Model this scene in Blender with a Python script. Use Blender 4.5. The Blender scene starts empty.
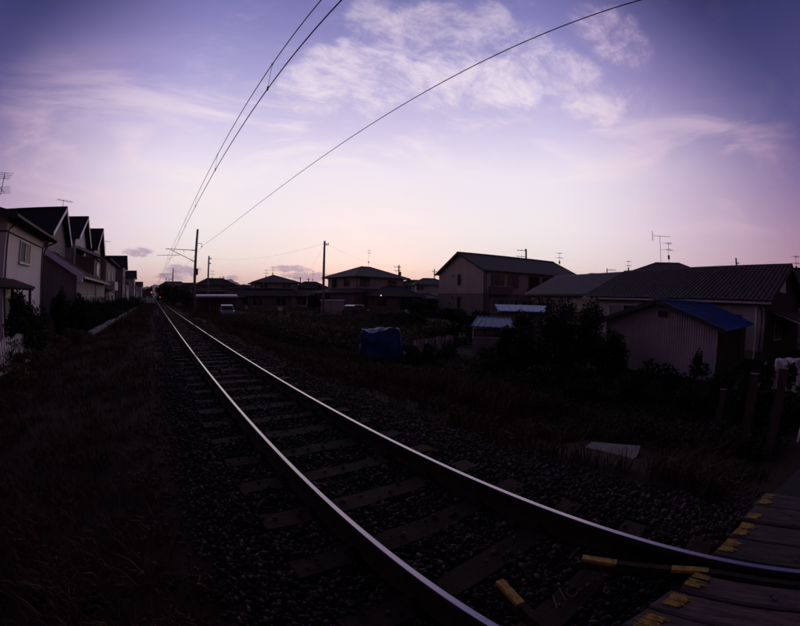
import bpy, bmesh, math, random
import numpy as np
from mathutils import Vector, Matrix

scene = bpy.context.scene
col = scene.collection
R = math.radians

# ------------------------------------------------------------------ camera
# x = right of the track, y = along the track, z = 0 at the top of the ballast.
CAM = Vector((0.0, 0.0, 1.6))
F_PX, YAW, PITCH, ROLL = 389.1, R(37.02), R(-2.23), R(-0.97)

def cam_rot(v):
    x, y, z = v
    c, s = math.cos(ROLL), math.sin(ROLL); x, z = c*x + s*z, -s*x + c*z
    c, s = math.cos(PITCH), math.sin(PITCH); y, z = c*y - s*z, s*y + c*z
    c, s = math.cos(YAW), math.sin(YAW); x, y = c*x + s*y, -s*x + c*y
    return Vector((x, y, z))

def ray(px, py):
    """direction of a pixel of the 800 x 626 photograph (equisolid fisheye)"""
    x, y = px - 400.0, 313.0 - py
    r = math.hypot(x, y)
    th = 2*math.asin(r/(2*F_PX)); s = math.sin(th)/max(r, 1e-9)
    return cam_rot((x*s, math.cos(th), y*s))

def at(px, py, dist):
    """point on the pixel's ray at a horizontal distance in metres"""
    d = ray(px, py)
    return CAM + d*(dist/math.hypot(d.x, d.y))

def azel(az, dist, z=0.0):
    return Vector((math.sin(R(az))*dist, math.cos(R(az))*dist, z))

cam_data = bpy.data.cameras.new('camera')
cam = bpy.data.objects.new('camera', cam_data)
col.objects.link(cam)
right, fwd, up = cam_rot((1, 0, 0)), cam_rot((0, 1, 0)), cam_rot((0, 0, 1))
m3 = Matrix((right, up, -fwd)).transposed()
cam.matrix_world = Matrix.Translation(CAM) @ m3.to_4x4()
cam_data.type = 'PANO'
cam_data.panorama_type = 'FISHEYE_EQUISOLID'
cam_data.sensor_fit = 'HORIZONTAL'
cam_data.sensor_width = 36.0
cam_data.sensor_height = 36.0*801/1024
cam_data.fisheye_lens = 36.0*F_PX/800.0
cam_data.fisheye_fov = R(200)
cam_data.clip_start = 0.05
cam_data.clip_end = 40000
scene.camera = cam

# ------------------------------------------------------------------ exposure
scene.view_settings.view_transform = 'Standard'
scene.view_settings.look = 'None'
scene.view_settings.exposure = 0.0
scene.view_settings.gamma = 1.0
scene.view_settings.use_curve_mapping = False
scene.cycles.use_denoising = True
scene.cycles.max_bounces = 6

# ------------------------------------------------------------------ dusk sky
SUN_AZ, SUN_EL = 32.0, 1.5
world = bpy.data.worlds.new('World'); scene.world = world; world.use_nodes = True
nt = world.node_tree; nt.nodes.clear()

class N:
    """small node-graph writer"""
    def __init__(self, tree): self.t = tree
    def new(self, kind, **kw):
        n = self.t.nodes.new(kind)
        for k, v in kw.items(): setattr(n, k, v)
        return n
    def put(self, sock, v):
        if v is None: return
        if isinstance(v, bpy.types.NodeSocket): self.t.links.new(v, sock)
        else: sock.default_value = v
    def m(self, op, a, b=None, c=None, clamp=False):
        n = self.new('ShaderNodeMath', operation=op, use_clamp=clamp)
        for i, v in enumerate((a, b, c)): self.put(n.inputs[i], v)
        return n.outputs[0]
    def v(self, op, a, b=None):
        n = self.new('ShaderNodeVectorMath', operation=op)
        self.put(n.inputs[0], a); self.put(n.inputs[1], b)
        return n.outputs['Value'] if op in ('DOT_PRODUCT', 'LENGTH') else n.outputs[0]
    def step(self, x, lo, hi):
        n = self.new('ShaderNodeMapRange', interpolation_type='SMOOTHSTEP')
        for k, v in (('Value', x), ('From Min', lo), ('From Max', hi), ('To Min', 0.0), ('To Max', 1.0)): self.put(n.inputs[k], v)
        return n.outputs['Result']
    def ramp(self, x, stops, interp='LINEAR'):
        n = self.new('ShaderNodeValToRGB'); r = n.color_ramp; r.interpolation = interp
        while len(r.elements) > 1: r.elements.remove(r.elements[-1])
        for i, (p, c) in enumerate(stops):
            e = r.elements[0] if i == 0 else r.elements.new(p)
            e.position = p; e.color = (*c, 1) if len(c) == 3 else c
        self.put(n.inputs[0], x)
        return n.outputs[0]
    def noise(self, vec, scale, detail=6, rough=.55, dist=0.0, dim='3D'):
        n = self.new('ShaderNodeTexNoise', noise_dimensions=dim)
        self.put(n.inputs['Vector'], vec)
        for k, v in (('Scale', scale), ('Detail', detail), ('Roughness', rough), ('Distortion', dist)): self.put(n.inputs[k], v)
        return n.outputs[0]
    def mix(self, f, a, b, blend='MIX'):
        n = self.new('ShaderNodeMix', data_type='RGBA', blend_type=blend)
        for s, v in ((n.inputs[0], f), (n.inputs[6], a), (n.inputs[7], b)):
            self.put(s, (*v, 1) if isinstance(v, tuple) and len(v) == 3 else v)
        return n.outputs[2]
    def xyz(self, x, y, z):
        n = self.new('ShaderNodeCombineXYZ')
        for i, v in enumerate((x, y, z)): self.put(n.inputs[i], v)
        return n.outputs[0]
    def sep(self, v):
        n = self.new('ShaderNodeSeparateXYZ'); self.put(n.inputs[0], v); return n.outputs

def build_sky():
    g = N(nt)
    d = g.new('ShaderNodeTexCoord').outputs['Generated']
    d = g.v('NORMALIZE', d)
    x, y, z = g.sep(d)
    el = g.m('MULTIPLY', g.m('ARCSINE', z), 180/math.pi)                 # degrees
    hyp = g.m('MAXIMUM', g.m('SQRT', g.m('ADD', g.m('MULTIPLY', x, x), g.m('MULTIPLY', y, y))), 1e-4)
    sx, sy = math.sin(R(SUN_AZ)), math.cos(R(SUN_AZ))
    ca = g.m('DIVIDE', g.m('ADD', g.m('MULTIPLY', x, sx), g.m('MULTIPLY', y, sy)), hyp)
    da = g.m('MULTIPLY', g.m('ARCCOSINE', g.m('MINIMUM', g.m('MAXIMUM', ca, -1.0), 1.0)), 180/math.pi)   # degrees from the sunset
    e = g.m('DIVIDE', g.m('MAXIMUM', el, 0.0), 90.0)
    ZEN = (.022, .017, .046)
    sun = g.ramp(e, [(0, (.86, .50, .40)), (.025, (.86, .64, .57)), (.06, (.87, .77, .76)), (.12, (.89, .81, .84)), (.20, (.86, .78, .86)),
                     (.27, (.66, .585, .79)), (.35, (.42, .375, .65)), (.44, (.25, .225, .49)), (.52, (.15, .14, .38)), (.68, (.045, .042, .125)), (1, ZEN)])
    side = g.ramp(e, [(0, (.35, .145, .205)), (.05, (.37, .18, .265)), (.11, (.29, .155, .285)), (.18, (.185, .12, .285)), (.28, (.085, .078, .225)),
                      (.42, (.035, .038, .130)), (.5, (.017, .018, .066)), (.65, (.016, .015, .048)), (1, ZEN)])
    anti = g.ramp(e, [(0, (.058, .034, .046)), (.12, (.090, .050, .060)), (.25, (.060, .036, .052)), (.5, (.028, .020, .042)), (1, ZEN)])
    a = g.mix(g.step(da, 27, g.m('SUBTRACT', 85.0, g.m('MULTIPLY', el, .45))), sun, side)
    base = g.mix(g.step(da, 70, 150), a, anti)
    # physical sky, low sun, as a thin warm base
    sky = g.new('ShaderNodeTexSky', sky_type='NISHITA', sun_disc=False)
    sky.sun_elevation = R(SUN_EL); sky.sun_rotation = R(SUN_AZ); sky.air_density = 1.4; sky.dust_density = 2.0; sky.ozone_density = 3.0
    base = g.mix(1.0, base, g.mix(1.0, sky.outputs[0], (.05, .05, .05), 'MULTIPLY'), 'ADD')
    # ---- clouds, on a flat layer above the place
    zz = g.m('ADD', g.m('MAXIMUM', z, 0.0), 0.10)
    px, py = g.m('DIVIDE', x, zz), g.m('DIVIDE', y, zz)
    P = g.xyz(px, py, 0.0)
    warp = g.new('ShaderNodeTexNoise', noise_dimensions='3D'); g.put(warp.inputs['Vector'], P)
    warp.inputs['Scale'].default_value = 1.1; warp.inputs['Detail'].default_value = 3
    W = g.v('ADD', P, g.v('SCALE', g.v('SUBTRACT', warp.outputs['Color'], (.5, .5, .5))))
    nt.nodes[-1]; 
    for n in nt.nodes:
        if n.type == 'VECT_MATH' and n.operation == 'SCALE': n.inputs['Scale'].default_value = .40
    def near(px_, py_, deg, soft=.25):
        v = ray(px_, py_)
        return g.step(g.v('DOT_PRODUCT', d, tuple(v)), math.cos(R(deg)), math.cos(R(deg*soft)))
    def union(items):
        o = items[0]
        for i in items[1:]: o = g.m('MAXIMUM', o, i)
        return o
    # cirrus wisps
    w1 = g.noise(W, 6.0, 13, .68, .35)
    stretch = g.new('ShaderNodeMapping'); g.put(stretch.inputs[0], W)
    stretch.inputs['Rotation'].default_value = (0, 0, R(35)); stretch.inputs['Scale'].default_value = (1.0, 2.3, 1)
    w2 = g.noise(stretch.outputs[0], 8.5, 14, .76, .5)
    w0 = g.noise(P, .9, 3, .5, .3)
    wis = g.m('ADD', g.m('ADD', g.m('MULTIPLY', w1, .58), g.m('MULTIPLY', w2, .34)), g.m('MULTIPLY', g.m('SUBTRACT', w0, .38), .42))
    spots = [(375, 18, 6), (400, 30, 7), (430, 30, 7), (460, 28, 7), (490, 24, 6), (300, 85, 5), (325, 72, 6), (350, 62, 6), (375, 62, 6), (398, 75, 7), (425, 80, 7), (455, 86, 7), (485, 82, 7),
             (512, 82, 7), (510, 36, 5), (530, 46, 6), (550, 62, 6), (568, 78, 6), (584, 92, 6), (604, 104, 5), (592, 25, 5), (612, 33, 6), (630, 48, 5), (312, 97, 5), (335, 98, 4), (375, 96, 6)]
    fan = union([near(a_, b_, r_, .1) for a_, b_, r_ in spots] + [g.m('MULTIPLY', near(235, 66, 17, .1), .30), g.m('MULTIPLY', near(200, 100, 12, .1), .30), g.m('MULTIPLY', near(440, 60, 26, .1), .50), g.m('MULTIPLY', near(620, 110, 9, .1), .45),
                 g.m('MULTIPLY', near(65, 112, 6, .1), .6), g.m('MULTIPLY', near(90, 106, 5, .1), .6)])
    m1 = g.m('MULTIPLY', g.m('ADD', g.m('MULTIPLY', g.step(g.m('ADD', wis, g.m('MULTIPLY', fan, .15)), .535, .79), .92), g.m('MULTIPLY', fan, .10)), g.step(fan, 0.0, .75))
    # thin veil of stratus bands lower down
    ae = g.xyz(g.m('MULTIPLY', px, .9), g.m('MULTIPLY', py, .9), g.m('MULTIPLY', el, .10))
    w3 = g.noise(ae, 1.1, 8, .6, .8)
    band = g.m('MULTIPLY', g.step(el, 5, 13), g.m('SUBTRACT', 1.0, g.step(el, 23, 38)))
    lowl = union([near(90, 155, 24), near(260, 160, 26), near(430, 190, 26), near(600, 190, 20), near(720, 180, 17)])
    m2 = g.m('MULTIPLY', g.m('MULTIPLY', g.step(w3, .44, .66), band), g.m('MULTIPLY', lowl, .95))
    # general thin cirrus everywhere
    m3_ = g.m('MULTIPLY', g.step(wis, .50, .80), g.m('MULTIPLY', g.step(el, 6, 16), .13))
    cm = g.m('MAXIMUM', m1, g.m('MAXIMUM', m2, m3_))
    csun = g.ramp(e, [(0, (.86, .62, .62)), (.10, (.97, .86, .87)), (.25, (.98, .87, .90)), (.42, (.82, .70, .84)), (.6, (.34, .28, .44)), (1, (.07, .06, .12))])
    cside = g.ramp(e, [(0, (.40, .20, .29)), (.15, (.40, .235, .38)), (.35, (.20, .145, .31)), (.6, (.07, .06, .14)), (1, (.07, .06, .12))])
    canti = (.07, .05, .09)
    cc = g.mix(g.step(da, 75, 150), g.mix(g.step(da, 22, 88), csun, cside), canti)
    out = g.mix(g.m('MULTIPLY', cm, .85), base, cc)
    # small low cloudlets in front of the glow, seen from their shaded side
    azd = g.m('MULTIPLY', g.m('ARCTAN2', x, y), 180/math.pi)
    lw = g.noise(g.xyz(g.m('MULTIPLY', azd, .55), g.m('MULTIPLY', el, 1.7), 3.3), 1.0, 9, .66, .4)
    def cloudlet(px_, py_, ra, re_):
        v = ray(px_, py_); a0, e0 = math.degrees(math.atan2(v.x, v.y)), math.degrees(math.asin(v.z))
        q = g.m('ADD', g.m('POWER', g.m('DIVIDE', g.m('ABSOLUTE', g.m('SUBTRACT', azd, a0)), ra), 2.0), g.m('POWER', g.m('DIVIDE', g.m('ABSOLUTE', g.m('SUBTRACT', el, e0)), re_), 2.0))
        return g.m('SUBTRACT', 1.0, g.m('MINIMUM', q, 1.0))
    lc = union([cloudlet(182, 271, 3.8, 1.3), cloudlet(173, 277, 3.0, .9), cloudlet(138, 252, 3.2, .95), cloudlet(290, 269, 4.0, .75), cloudlet(306, 277, 5.4, 1.1),
                cloudlet(233, 278, 1.7, .5), cloudlet(331, 276, 2.8, .5), cloudlet(263, 284, 4, .4), cloudlet(500, 262, 2.2, .35)])
    lm = g.m('MULTIPLY', g.step(g.m('ADD', g.m('MULTIPLY', lc, .42), g.m('MULTIPLY', lw, 1.25)), .72, 1.02), g.m('MULTIPLY', g.step(lc, 0.0, .6), .66))
    out = g.mix(lm, out, (.36, .24, .40))
    # away from the sunset the light turns rosier
    out = g.mix(1.0, out, g.mix(g.step(da, 22, 55), (1.0, 1.0, 1.0), (.965, .86, .965)), 'MULTIPLY')
    bg = g.new('ShaderNodeBackground'); g.put(bg.inputs['Color'], out); bg.inputs['Strength'].default_value = 1.0
    o = g.new('ShaderNodeOutputWorld'); nt.links.new(bg.outputs[0], o.inputs[0])
build_sky()
world.cycles.sampling_method = 'MANUAL'; world.cycles.sample_map_resolution = 1024

sun_data = bpy.data.lights.new('sun', 'SUN')
sun_data.energy = 0.12; sun_data.angle = R(12); sun_data.color = (1.0, .72, .55)
sun_obj = bpy.data.objects.new('sun', sun_data); col.objects.link(sun_obj)
sd = Vector((math.sin(R(SUN_AZ))*math.cos(R(SUN_EL)), math.cos(R(SUN_AZ))*math.cos(R(SUN_EL)), math.sin(R(SUN_EL))))
sun_obj.rotation_euler = (-sd).to_track_quat('-Z', 'Y').to_euler()

# ------------------------------------------------------------------ helpers
rng = np.random.default_rng(7)
random.seed(7)
GZ = -0.7                                                    # level of the low ground beside the line

def empty(name, loc=(0, 0, 0), rz=0.0):
    o = bpy.data.objects.new(name, None); col.objects.link(o)
    o.location = loc; o.rotation_euler = (0, 0, rz); o.empty_display_size = .2
    return o

def tag(o, label=None, cat=None, group=None, kind=None):
    for k, v in (('label', label), ('category', cat), ('group', group), ('kind', kind)):
        if v: o[k] = v
    return o

def link(name, me, parent=None, loc=None, rz=None):
    o = bpy.data.objects.new(name, me); col.objects.link(o)
    if parent is not None: o.parent = parent
    if loc is not None: o.location = loc
    if rz is not None: o.rotation_euler = (0, 0, rz)
    return o

class MB:
    """collects shapes into one mesh"""
    def __init__(self): self.v = []; self.f = []
    def add(self, vs, fs):
        b = len(self.v); self.v += [tuple(p) for p in vs]; self.f += [tuple(i + b for i in f) for f in fs]; return self
    def box(self, x0, x1, y0, y1, z0, z1):
        return self.add([(x0, y0, z0), (x1, y0, z0), (x1, y1, z0), (x0, y1, z0), (x0, y0, z1), (x1, y0, z1), (x1, y1, z1), (x0, y1, z1)],
                        [(0, 3, 2, 1), (4, 5, 6, 7), (0, 1, 5, 4), (1, 2, 6, 5), (2, 3, 7, 6), (3, 0, 4, 7)])
    def bar(self, a, b, w, h, upv=(0, 0, 1)):
        a, b = Vector(a), Vector(b); d = (b - a).normalized(); u = Vector(upv)
        s = d.cross(u)
        if s.length < 1e-4: s = d.cross(Vector((1, 0, 0)))
        s.normalize(); u = s.cross(d)
        vs = [p + s*(i*w/2) + u*(j*h/2) for p in (a, b) for i, j in ((-1, -1), (1, -1), (1, 1), (-1, 1))]
        return self.add(vs, [(3, 2, 1, 0), (4, 5, 6, 7), (0, 1, 5, 4), (1, 2, 6, 5), (2, 3, 7, 6), (3, 0, 4, 7)])
    def tube(self, pts, r, n=6, caps=True):
        pts = [Vector(p) for p in pts]; rs = r if isinstance(r, (list, tuple)) else [r]*len(pts); vs = []; fs = []
        for i, p in enumerate(pts):
            d = (pts[min(i + 1, len(pts) - 1)] - pts[max(i - 1, 0)]).normalized()
            s = d.cross(Vector((0, 0, 1)))
            if s.length < 1e-3: s = Vector((1, 0, 0))
            s.normalize(); u = s.cross(d)
            vs += [p + (s*math.cos(2*math.pi*k/n) + u*math.sin(2*math.pi*k/n))*rs[i] for k in range(n)]
        for i in range(len(pts) - 1):
            for k in range(n):
                a, b = i*n + k, i*n + (k + 1) % n
                fs.append((a, b, b + n, a + n))
        if caps: fs += [tuple(range(n - 1, -1, -1)), tuple(range(len(vs) - n, len(vs)))]
        return self.add(vs, fs)
    def prism(self, outline, axis, a, b):
        """outline of 2-D points swept along axis from a to b"""
        n = len(outline)
        def P(q, t): return {'x': (t, q[0], q[1]), 'y': (q[0], t, q[1]), 'z': (q[0], q[1], t)}[axis]
        return self.add([P(q, t) for t in (a, b) for q in outline],
                        [tuple(range(n)), tuple(range(2*n - 1, n - 1, -1))] + [(i, i + n, (i + 1) % n + n, (i + 1) % n) for i in range(n)])
    def slab(self, quad, t):
        """a flat polygon given thickness t downwards"""
        n = len(quad)
        return self.add([tuple(q) for q in quad] + [(q[0], q[1], q[2] - t) for q in quad],
                        [tuple(range(n)), tuple(range(2*n - 1, n - 1, -1))] + [(i, i + n, (i + 1) % n + n, (i + 1) % n) for i in range(n)])
    def mesh(self, name, mat, smooth=False):
        me = bpy.data.meshes.new(name); me.from_pydata(self.v, [], self.f); me.update()
        bm = bmesh.new(); bm.from_mesh(me); bmesh.ops.recalc_face_normals(bm, faces=bm.faces); bm.to_mesh(me); bm.free()
        if mat: me.materials.append(mat)
        if smooth:
            for p in me.polygons: p.use_smooth = True
        return me
    def build(self, name, mat, parent=None, loc=None, rz=None, smooth=False):
        return link(name, self.mesh(name, mat, smooth), parent, loc, rz)

def np_mesh(name, V, F, mat, smooth=False):
    """V (n,3) array, F (m,k) array of equal-sized faces"""
    me = bpy.data.meshes.new(name); V = np.asarray(V, np.float32); F = np.asarray(F, np.int32)
    me.vertices.add(len(V)); me.vertices.foreach_set('co', V.ravel())
    m, k = F.shape
    me.loops.add(m*k); me.loops.foreach_set('vertex_index', F.ravel())
    me.polygons.add(m); me.polygons.foreach_set('loop_start', np.arange(0, m*k, k, dtype=np.int32))
    me.polygons.foreach_set('loop_total', np.full(m, k, np.int32))
    if smooth: me.polygons.foreach_set('use_smooth', np.ones(m, bool))
    me.update(calc_edges=True); me.validate()
    me.materials.append(mat)
    return me

def copy_tree(o, parent=None):
    c = o.copy(); col.objects.link(c)
    if parent is not None: c.parent = parent
    for ch in list(o.children): copy_tree(ch, c)
    return c

# ------------------------------------------------------------------ materials
def mat(name, c, rough=.8, var=.25, scale=3.0, bump=0.0, bscale=20.0, metal=0.0, c2=None, spec=.3, streak=None, rnd=0.0):
    m = bpy.data.materials.new(name); m.use_nodes = True
    t = m.node_tree; t.nodes.clear(); g = N(t)
    co = g.new('ShaderNodeTexCoord').outputs['Object']
    if streak:
        mp = g.new('ShaderNodeMapping'); g.put(mp.inputs[0], co); mp.inputs['Scale'].default_value = streak; co = mp.outputs[0]
    n1 = g.noise(co, scale, 6, .6); n2 = g.noise(co, scale*6.3, 4, .6)
    f = g.step(g.m('ADD', g.m('MULTIPLY', n1, .65), g.m('MULTIPLY', n2, .35)), .32, .68)
    lo = tuple(x*(1 - var) for x in c) if c2 is None else c2
    hi = tuple(min(x*(1 + var), .95) for x in c) if c2 is None else c
    colr = g.mix(f, lo, hi)
    if rnd:
        oi = g.new('ShaderNodeObjectInfo').outputs['Random']
        k = g.m('ADD', g.m('MULTIPLY', oi, 2*rnd), 1 - rnd)
        colr = g.mix(1.0, colr, g.xyz(k, k, k), 'MULTIPLY')
    b = g.new('ShaderNodeBsdfPrincipled'); g.put(b.inputs['Base Color'], colr)
    b.inputs['Roughness'].default_value = rough; b.inputs['Metallic'].default_value = metal
    b.inputs['Specular IOR Level'].default_value = spec
    if bump:
        bn = g.new('ShaderNodeBump'); g.put(bn.inputs['Height'], g.noise(co, bscale, 5, .6)); bn.inputs['Strength'].default_value = bump
        bn.inputs['Distance'].default_value = .02
        t.links.new(bn.outputs[0], b.inputs['Normal'])
    o = g.new('ShaderNodeOutputMaterial'); t.links.new(b.outputs[0], o.inputs[0])
    return m

def leaf_mat(name, c, c2, trans=.15, power=1.0):
    m = bpy.data.materials.new(name); m.use_nodes = True
    t = m.node_tree; t.nodes.clear(); g = N(t)
    co = g.new('ShaderNodeTexCoord').outputs['Object']
    wn = g.new('ShaderNodeTexWhiteNoise'); 
    geo = g.new('ShaderNodeNewGeometry')
    f = geo.outputs['Random Per Island']
    if power != 1.0: f = g.m('POWER', f, power)
    colr = g.mix(g.m('ADD', g.m('MULTIPLY', f, .6), g.m('MULTIPLY', g.noise(co, 2.0, 3), .4 if power == 1.0 else .10)), c2, c)
    b = g.new('ShaderNodeBsdfPrincipled'); g.put(b.inputs['Base Color'], colr); b.inputs['Roughness'].default_value = .75; b.inputs['Specular IOR Level'].default_value = .12
    tr = g.new('ShaderNodeBsdfTranslucent'); g.put(tr.inputs[0], colr)
    mx = g.new('ShaderNodeMixShader'); mx.inputs[0].default_value = trans
    t.links.new(b.outputs[0], mx.inputs[1]); t.links.new(tr.outputs[0], mx.inputs[2])
    o = g.new('ShaderNodeOutputMaterial'); t.links.new(mx.outputs[0], o.inputs[0])
    t.nodes.remove(wn)
    return m

def emit(name, c, s):
    m = bpy.data.materials.new(name); m.use_nodes = True
    t = m.node_tree; t.nodes.clear(); g = N(t)
    e = g.new('ShaderNodeEmission'); e.inputs[0].default_value = (*c, 1); e.inputs[1].default_value = s
    o = g.new('ShaderNodeOutputMaterial'); t.links.new(e.outputs[0], o.inputs[0])
    return m

M = dict(
    soil=mat('soil', (.024, .012, .0085), .95, c2=(.009, .0048, .0038), scale=.8, bump=.6, bscale=9, spec=.1),
    ballast=mat('ballast_bed', (.020, .015, .014), .95, c2=(.008, .006, .006), scale=22, bump=1.0, bscale=30, spec=.1),
    stone=leaf_mat('ballast_stone', (.19, .128, .12), (.0105, .0062, .0054), 0.0, 4.0),  # few pale stones among dark ones: sky glints on facets put into the colour
    sleeper=mat('sleeper_wood', (.044, .023, .019), .9, c2=(.014, .0075, .0065), scale=5, bump=.6, bscale=30, streak=(1, 9, 9), spec=.15, rnd=.3),
    rust=mat('rusty_steel', (.020, .010, .0075), .95, var=.5, scale=7, bump=.2, bscale=60, spec=.2),
    polished=mat('polished_rail', (.36, .31, .32), .15, var=.10, scale=3, metal=1.0, streak=(30, .6, 1)),
    plank=mat('deck_plank', (.115, .074, .076), .85, c2=(.032, .020, .020), scale=4, bump=.7, bscale=25, streak=(9, .8, 6), spec=.2, rnd=.25),
    yellow=mat('yellow_paint', (.42, .24, .035), .85, c2=(.11, .062, .020), scale=26, bump=.3, bscale=60),
    chalk=mat('chalk', (.085, .066, .066), .9, var=.3, scale=40),
    concrete=mat('concrete', (.22, .19, .185), .9, c2=(.11, .095, .095), scale=2.5, bump=.3, bscale=30),
    slab=mat('slab', (.18, .145, .145), .85, c2=(.085, .068, .066), scale=3, bump=.15, bscale=40),
    asphalt=mat('asphalt', (.018, .013, .012), .95, var=.3, scale=12, bump=.5, bscale=120),
    pole=mat('pole_concrete', (.22, .20, .20), .85, var=.2, scale=2, spec=.2),
    steel=mat('galvanised', (.16, .15, .16), .55, var=.25, scale=6, metal=.6),
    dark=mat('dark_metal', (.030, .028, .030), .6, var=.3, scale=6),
    wire=mat('wire', (.020, .018, .020), .6, var=.2, scale=3),
    cream=mat('cream_wall', (.70, .60, .60), .85, c2=(.58, .49, .48), scale=.9, streak=(1.3, 1.3, .22), bump=.08, bscale=80),
    white=mat('white_wall', (.54, .48, .48), .8, c2=(.40, .355, .35), scale=.9, streak=(1.3, 1.3, .2), bump=.06, bscale=60),
    grey=mat('grey_wall', (.26, .215, .21), .85, c2=(.17, .14, .135), scale=1.2, streak=(1.3, 1.3, .2), bump=.1, bscale=60),
    brown=mat('brown_wall', (.16, .11, .10), .85, var=.2, scale=1.5, bump=.1, bscale=60),
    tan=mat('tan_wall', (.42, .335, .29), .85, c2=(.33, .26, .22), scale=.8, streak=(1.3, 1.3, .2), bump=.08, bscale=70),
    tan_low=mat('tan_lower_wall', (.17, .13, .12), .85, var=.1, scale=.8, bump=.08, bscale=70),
    tin=mat('tin_wall', (.44, .36, .37), .65, c2=(.30, .24, .25), scale=1.4, streak=(1, 1, .35), spec=.35),
    trim=mat('white_trim', (.74, .70, .74), .6, var=.08, scale=2),
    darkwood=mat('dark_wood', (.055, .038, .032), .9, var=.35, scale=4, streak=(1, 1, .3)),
    roofd=mat('dark_roof', (.022, .017, .018), .85, var=.3, scale=2, bump=.25, bscale=14, spec=.10),
    roofg=mat('grey_roof', (.075, .062, .064), .8, var=.25, scale=2, bump=.2, bscale=12, spec=.12),
    tile=mat('smoked_tile', (.045, .034, .036), .55, var=.35, scale=5, bump=.1, bscale=40, spec=.30),
    tile2=mat('silver_tile', (.12, .105, .115), .5, var=.2, scale=5, bump=.1, bscale=40, spec=.40),
    blue=mat('blue_sheet_roof', (.030, .068, .29), .6, c2=(.024, .044, .17), scale=1.3, streak=(.6, 3, 1), spec=.2),
    blue2=mat('pale_blue_roof', (.10, .17, .46), .6, var=.12, scale=2, spec=.25),
    tarp=mat('blue_tarp', (.014, .042, .20), .6, c2=(.006, .019, .095), scale=3, bump=.6, bscale=7, spec=.3),
    plastic=mat('plastic_sheet', (.38, .29, .29), .5, var=.2, scale=5, bump=.5, bscale=9),
    glass=mat('window_glass', (.020, .020, .026), .08, var=.1, scale=1, spec=.6),
    glassf=mat('frosted_glass', (.10, .09, .11), .35, var=.1, scale=1, spec=.5),
    curtain=mat('curtain', (.36, .26, .22), .9, var=.1, scale=3),
    frame=mat('aluminium_frame', (.42, .40, .42), .45, var=.1, scale=3),
    frameb=mat('bronze_frame', (.06, .048, .046), .5, var=.1, scale=3),
    carw=mat('car_paint', (.62, .60, .62), .25, var=.03, scale=1, spec=.6),
    card=mat('dark_car_paint', (.05, .045, .05), .18, var=.05, scale=1, spec=.6),
    cars=mat('silver_paint', (.20, .19, .20), .25, var=.03, scale=1, metal=.5, spec=.6),
    rubber=mat('rubber', (.02, .02, .02), .9, var=.2, scale=5),
    bark=mat('bark', (.045, .034, .028), .95, var=.4, scale=6, bump=.6, bscale=20, streak=(1, 1, .3)),
    leaf=leaf_mat('leaf_dark', (.030, .032, .017), (.010, .012, .007)),
    leafm=leaf_mat('leaf_mid', (.095, .080, .040), (.022, .020, .011)),
    leafr=leaf_mat('leaf_olive', (.125, .088, .046), (.028, .020, .012)),
    grass=leaf_mat('grass_blades', (.044, .033, .016), (.010, .008, .0045), .1),
    dry=leaf_mat('dry_grass', (.150, .066, .040), (.016, .0072, .005), .1, 1.8),
    hill=mat('hill_forest', (.055, .060, .050), 1.0, var=.3, scale=.002, spec=0.0),
    red=emit('red_lamp', (1.0, .05, .04), 4.0),
    redd=emit('dim_red_lamp', (1.0, .10, .06), 1.6),
    bulb=emit('porch_bulb', (1.0, .80, .60), 1.0),
)

# ------------------------------------------------------------------ ground
GX = [-9000, -60, -9, -5, -3.6, -2.0, -.6, 0.1, 3.25, 3.9, 5.6, 8.0, 9000]
GH = [GZ, GZ, -.62, -.50, -.36, -.17, -.12, -.075, -.075, -.16, -.52, GZ, GZ]
def ground_h(x, y):
    """height of the ground: the low embankment of the line, the crossing ramp, small unevenness"""
    h = np.interp(x, GX, GH)
    ramp = np.clip((-.6 - y)/1.0, 0, 1)                                   # the road that comes over the crossing
    h = np.maximum(h, h*(1 - ramp) + ramp*np.interp(np.abs(x - 1.6), [0, 2, 6, 12], [-.06, -.02, -.30, -.68]))
    near = np.exp(-(x*x + y*y)/900.0)
    h = h + near*.035*(np.sin(x*2.1 + np.sin(y*1.3)) + np.sin(y*1.7 + 1.3*np.sin(x*.9)))*(np.abs(x - 1.6) > 1.9)
    return h
def gz(x, y): return float(ground_h(np.array([x]), np.array([y]))[0])

def grid_axis(lo, hi, fine_lo, fine_hi, step):
    a = list(np.arange(fine_lo, fine_hi + 1e-6, step)); s = step; v = fine_hi
    while v < hi: s *= 1.35; v += s; a.append(min(v, hi))
    s = step; v = fine_lo; b = []
    while v > lo: s *= 1.35; v -= s; b.append(max(v, lo))
    return np.array(b[::-1] + a)
gx = grid_axis(-8500, 8500, -10, 14, .25); gy = grid_axis(-8500, 8500, -6, 30, .3)
XX, YY = np.meshgrid(gx, gy, indexing='ij')
V = np.stack([XX, YY, ground_h(XX, YY)], -1).reshape(-1, 3)
nx, ny = len(gx), len(gy)
I = np.arange(nx*ny).reshape(nx, ny)
Fq = np.stack([I[:-1, :-1], I[1:, :-1], I[1:, 1:], I[:-1, 1:]], -1).reshape(-1, 4)
ground = link('ground', np_mesh('ground', V, Fq, M['soil'], True)); tag(ground, 'dark bare soil beside the single railway line', 'ground', kind='structure')

# ------------------------------------------------------------------ the railway line
XL, XR = 1.07, 2.20                                           # rail centres, 1067 mm gauge
YA, YB = -7.0, 900.0
track = MB()
track.prism([(-.05, -.30), (.35, -.055), (2.95, -.055), (3.5, -.30)], 'y', YA, YB)
track = track.build('railway_track', M['ballast']); tag(track, 'single railway track on dark stone ballast', 'railway track', kind='structure')

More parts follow.
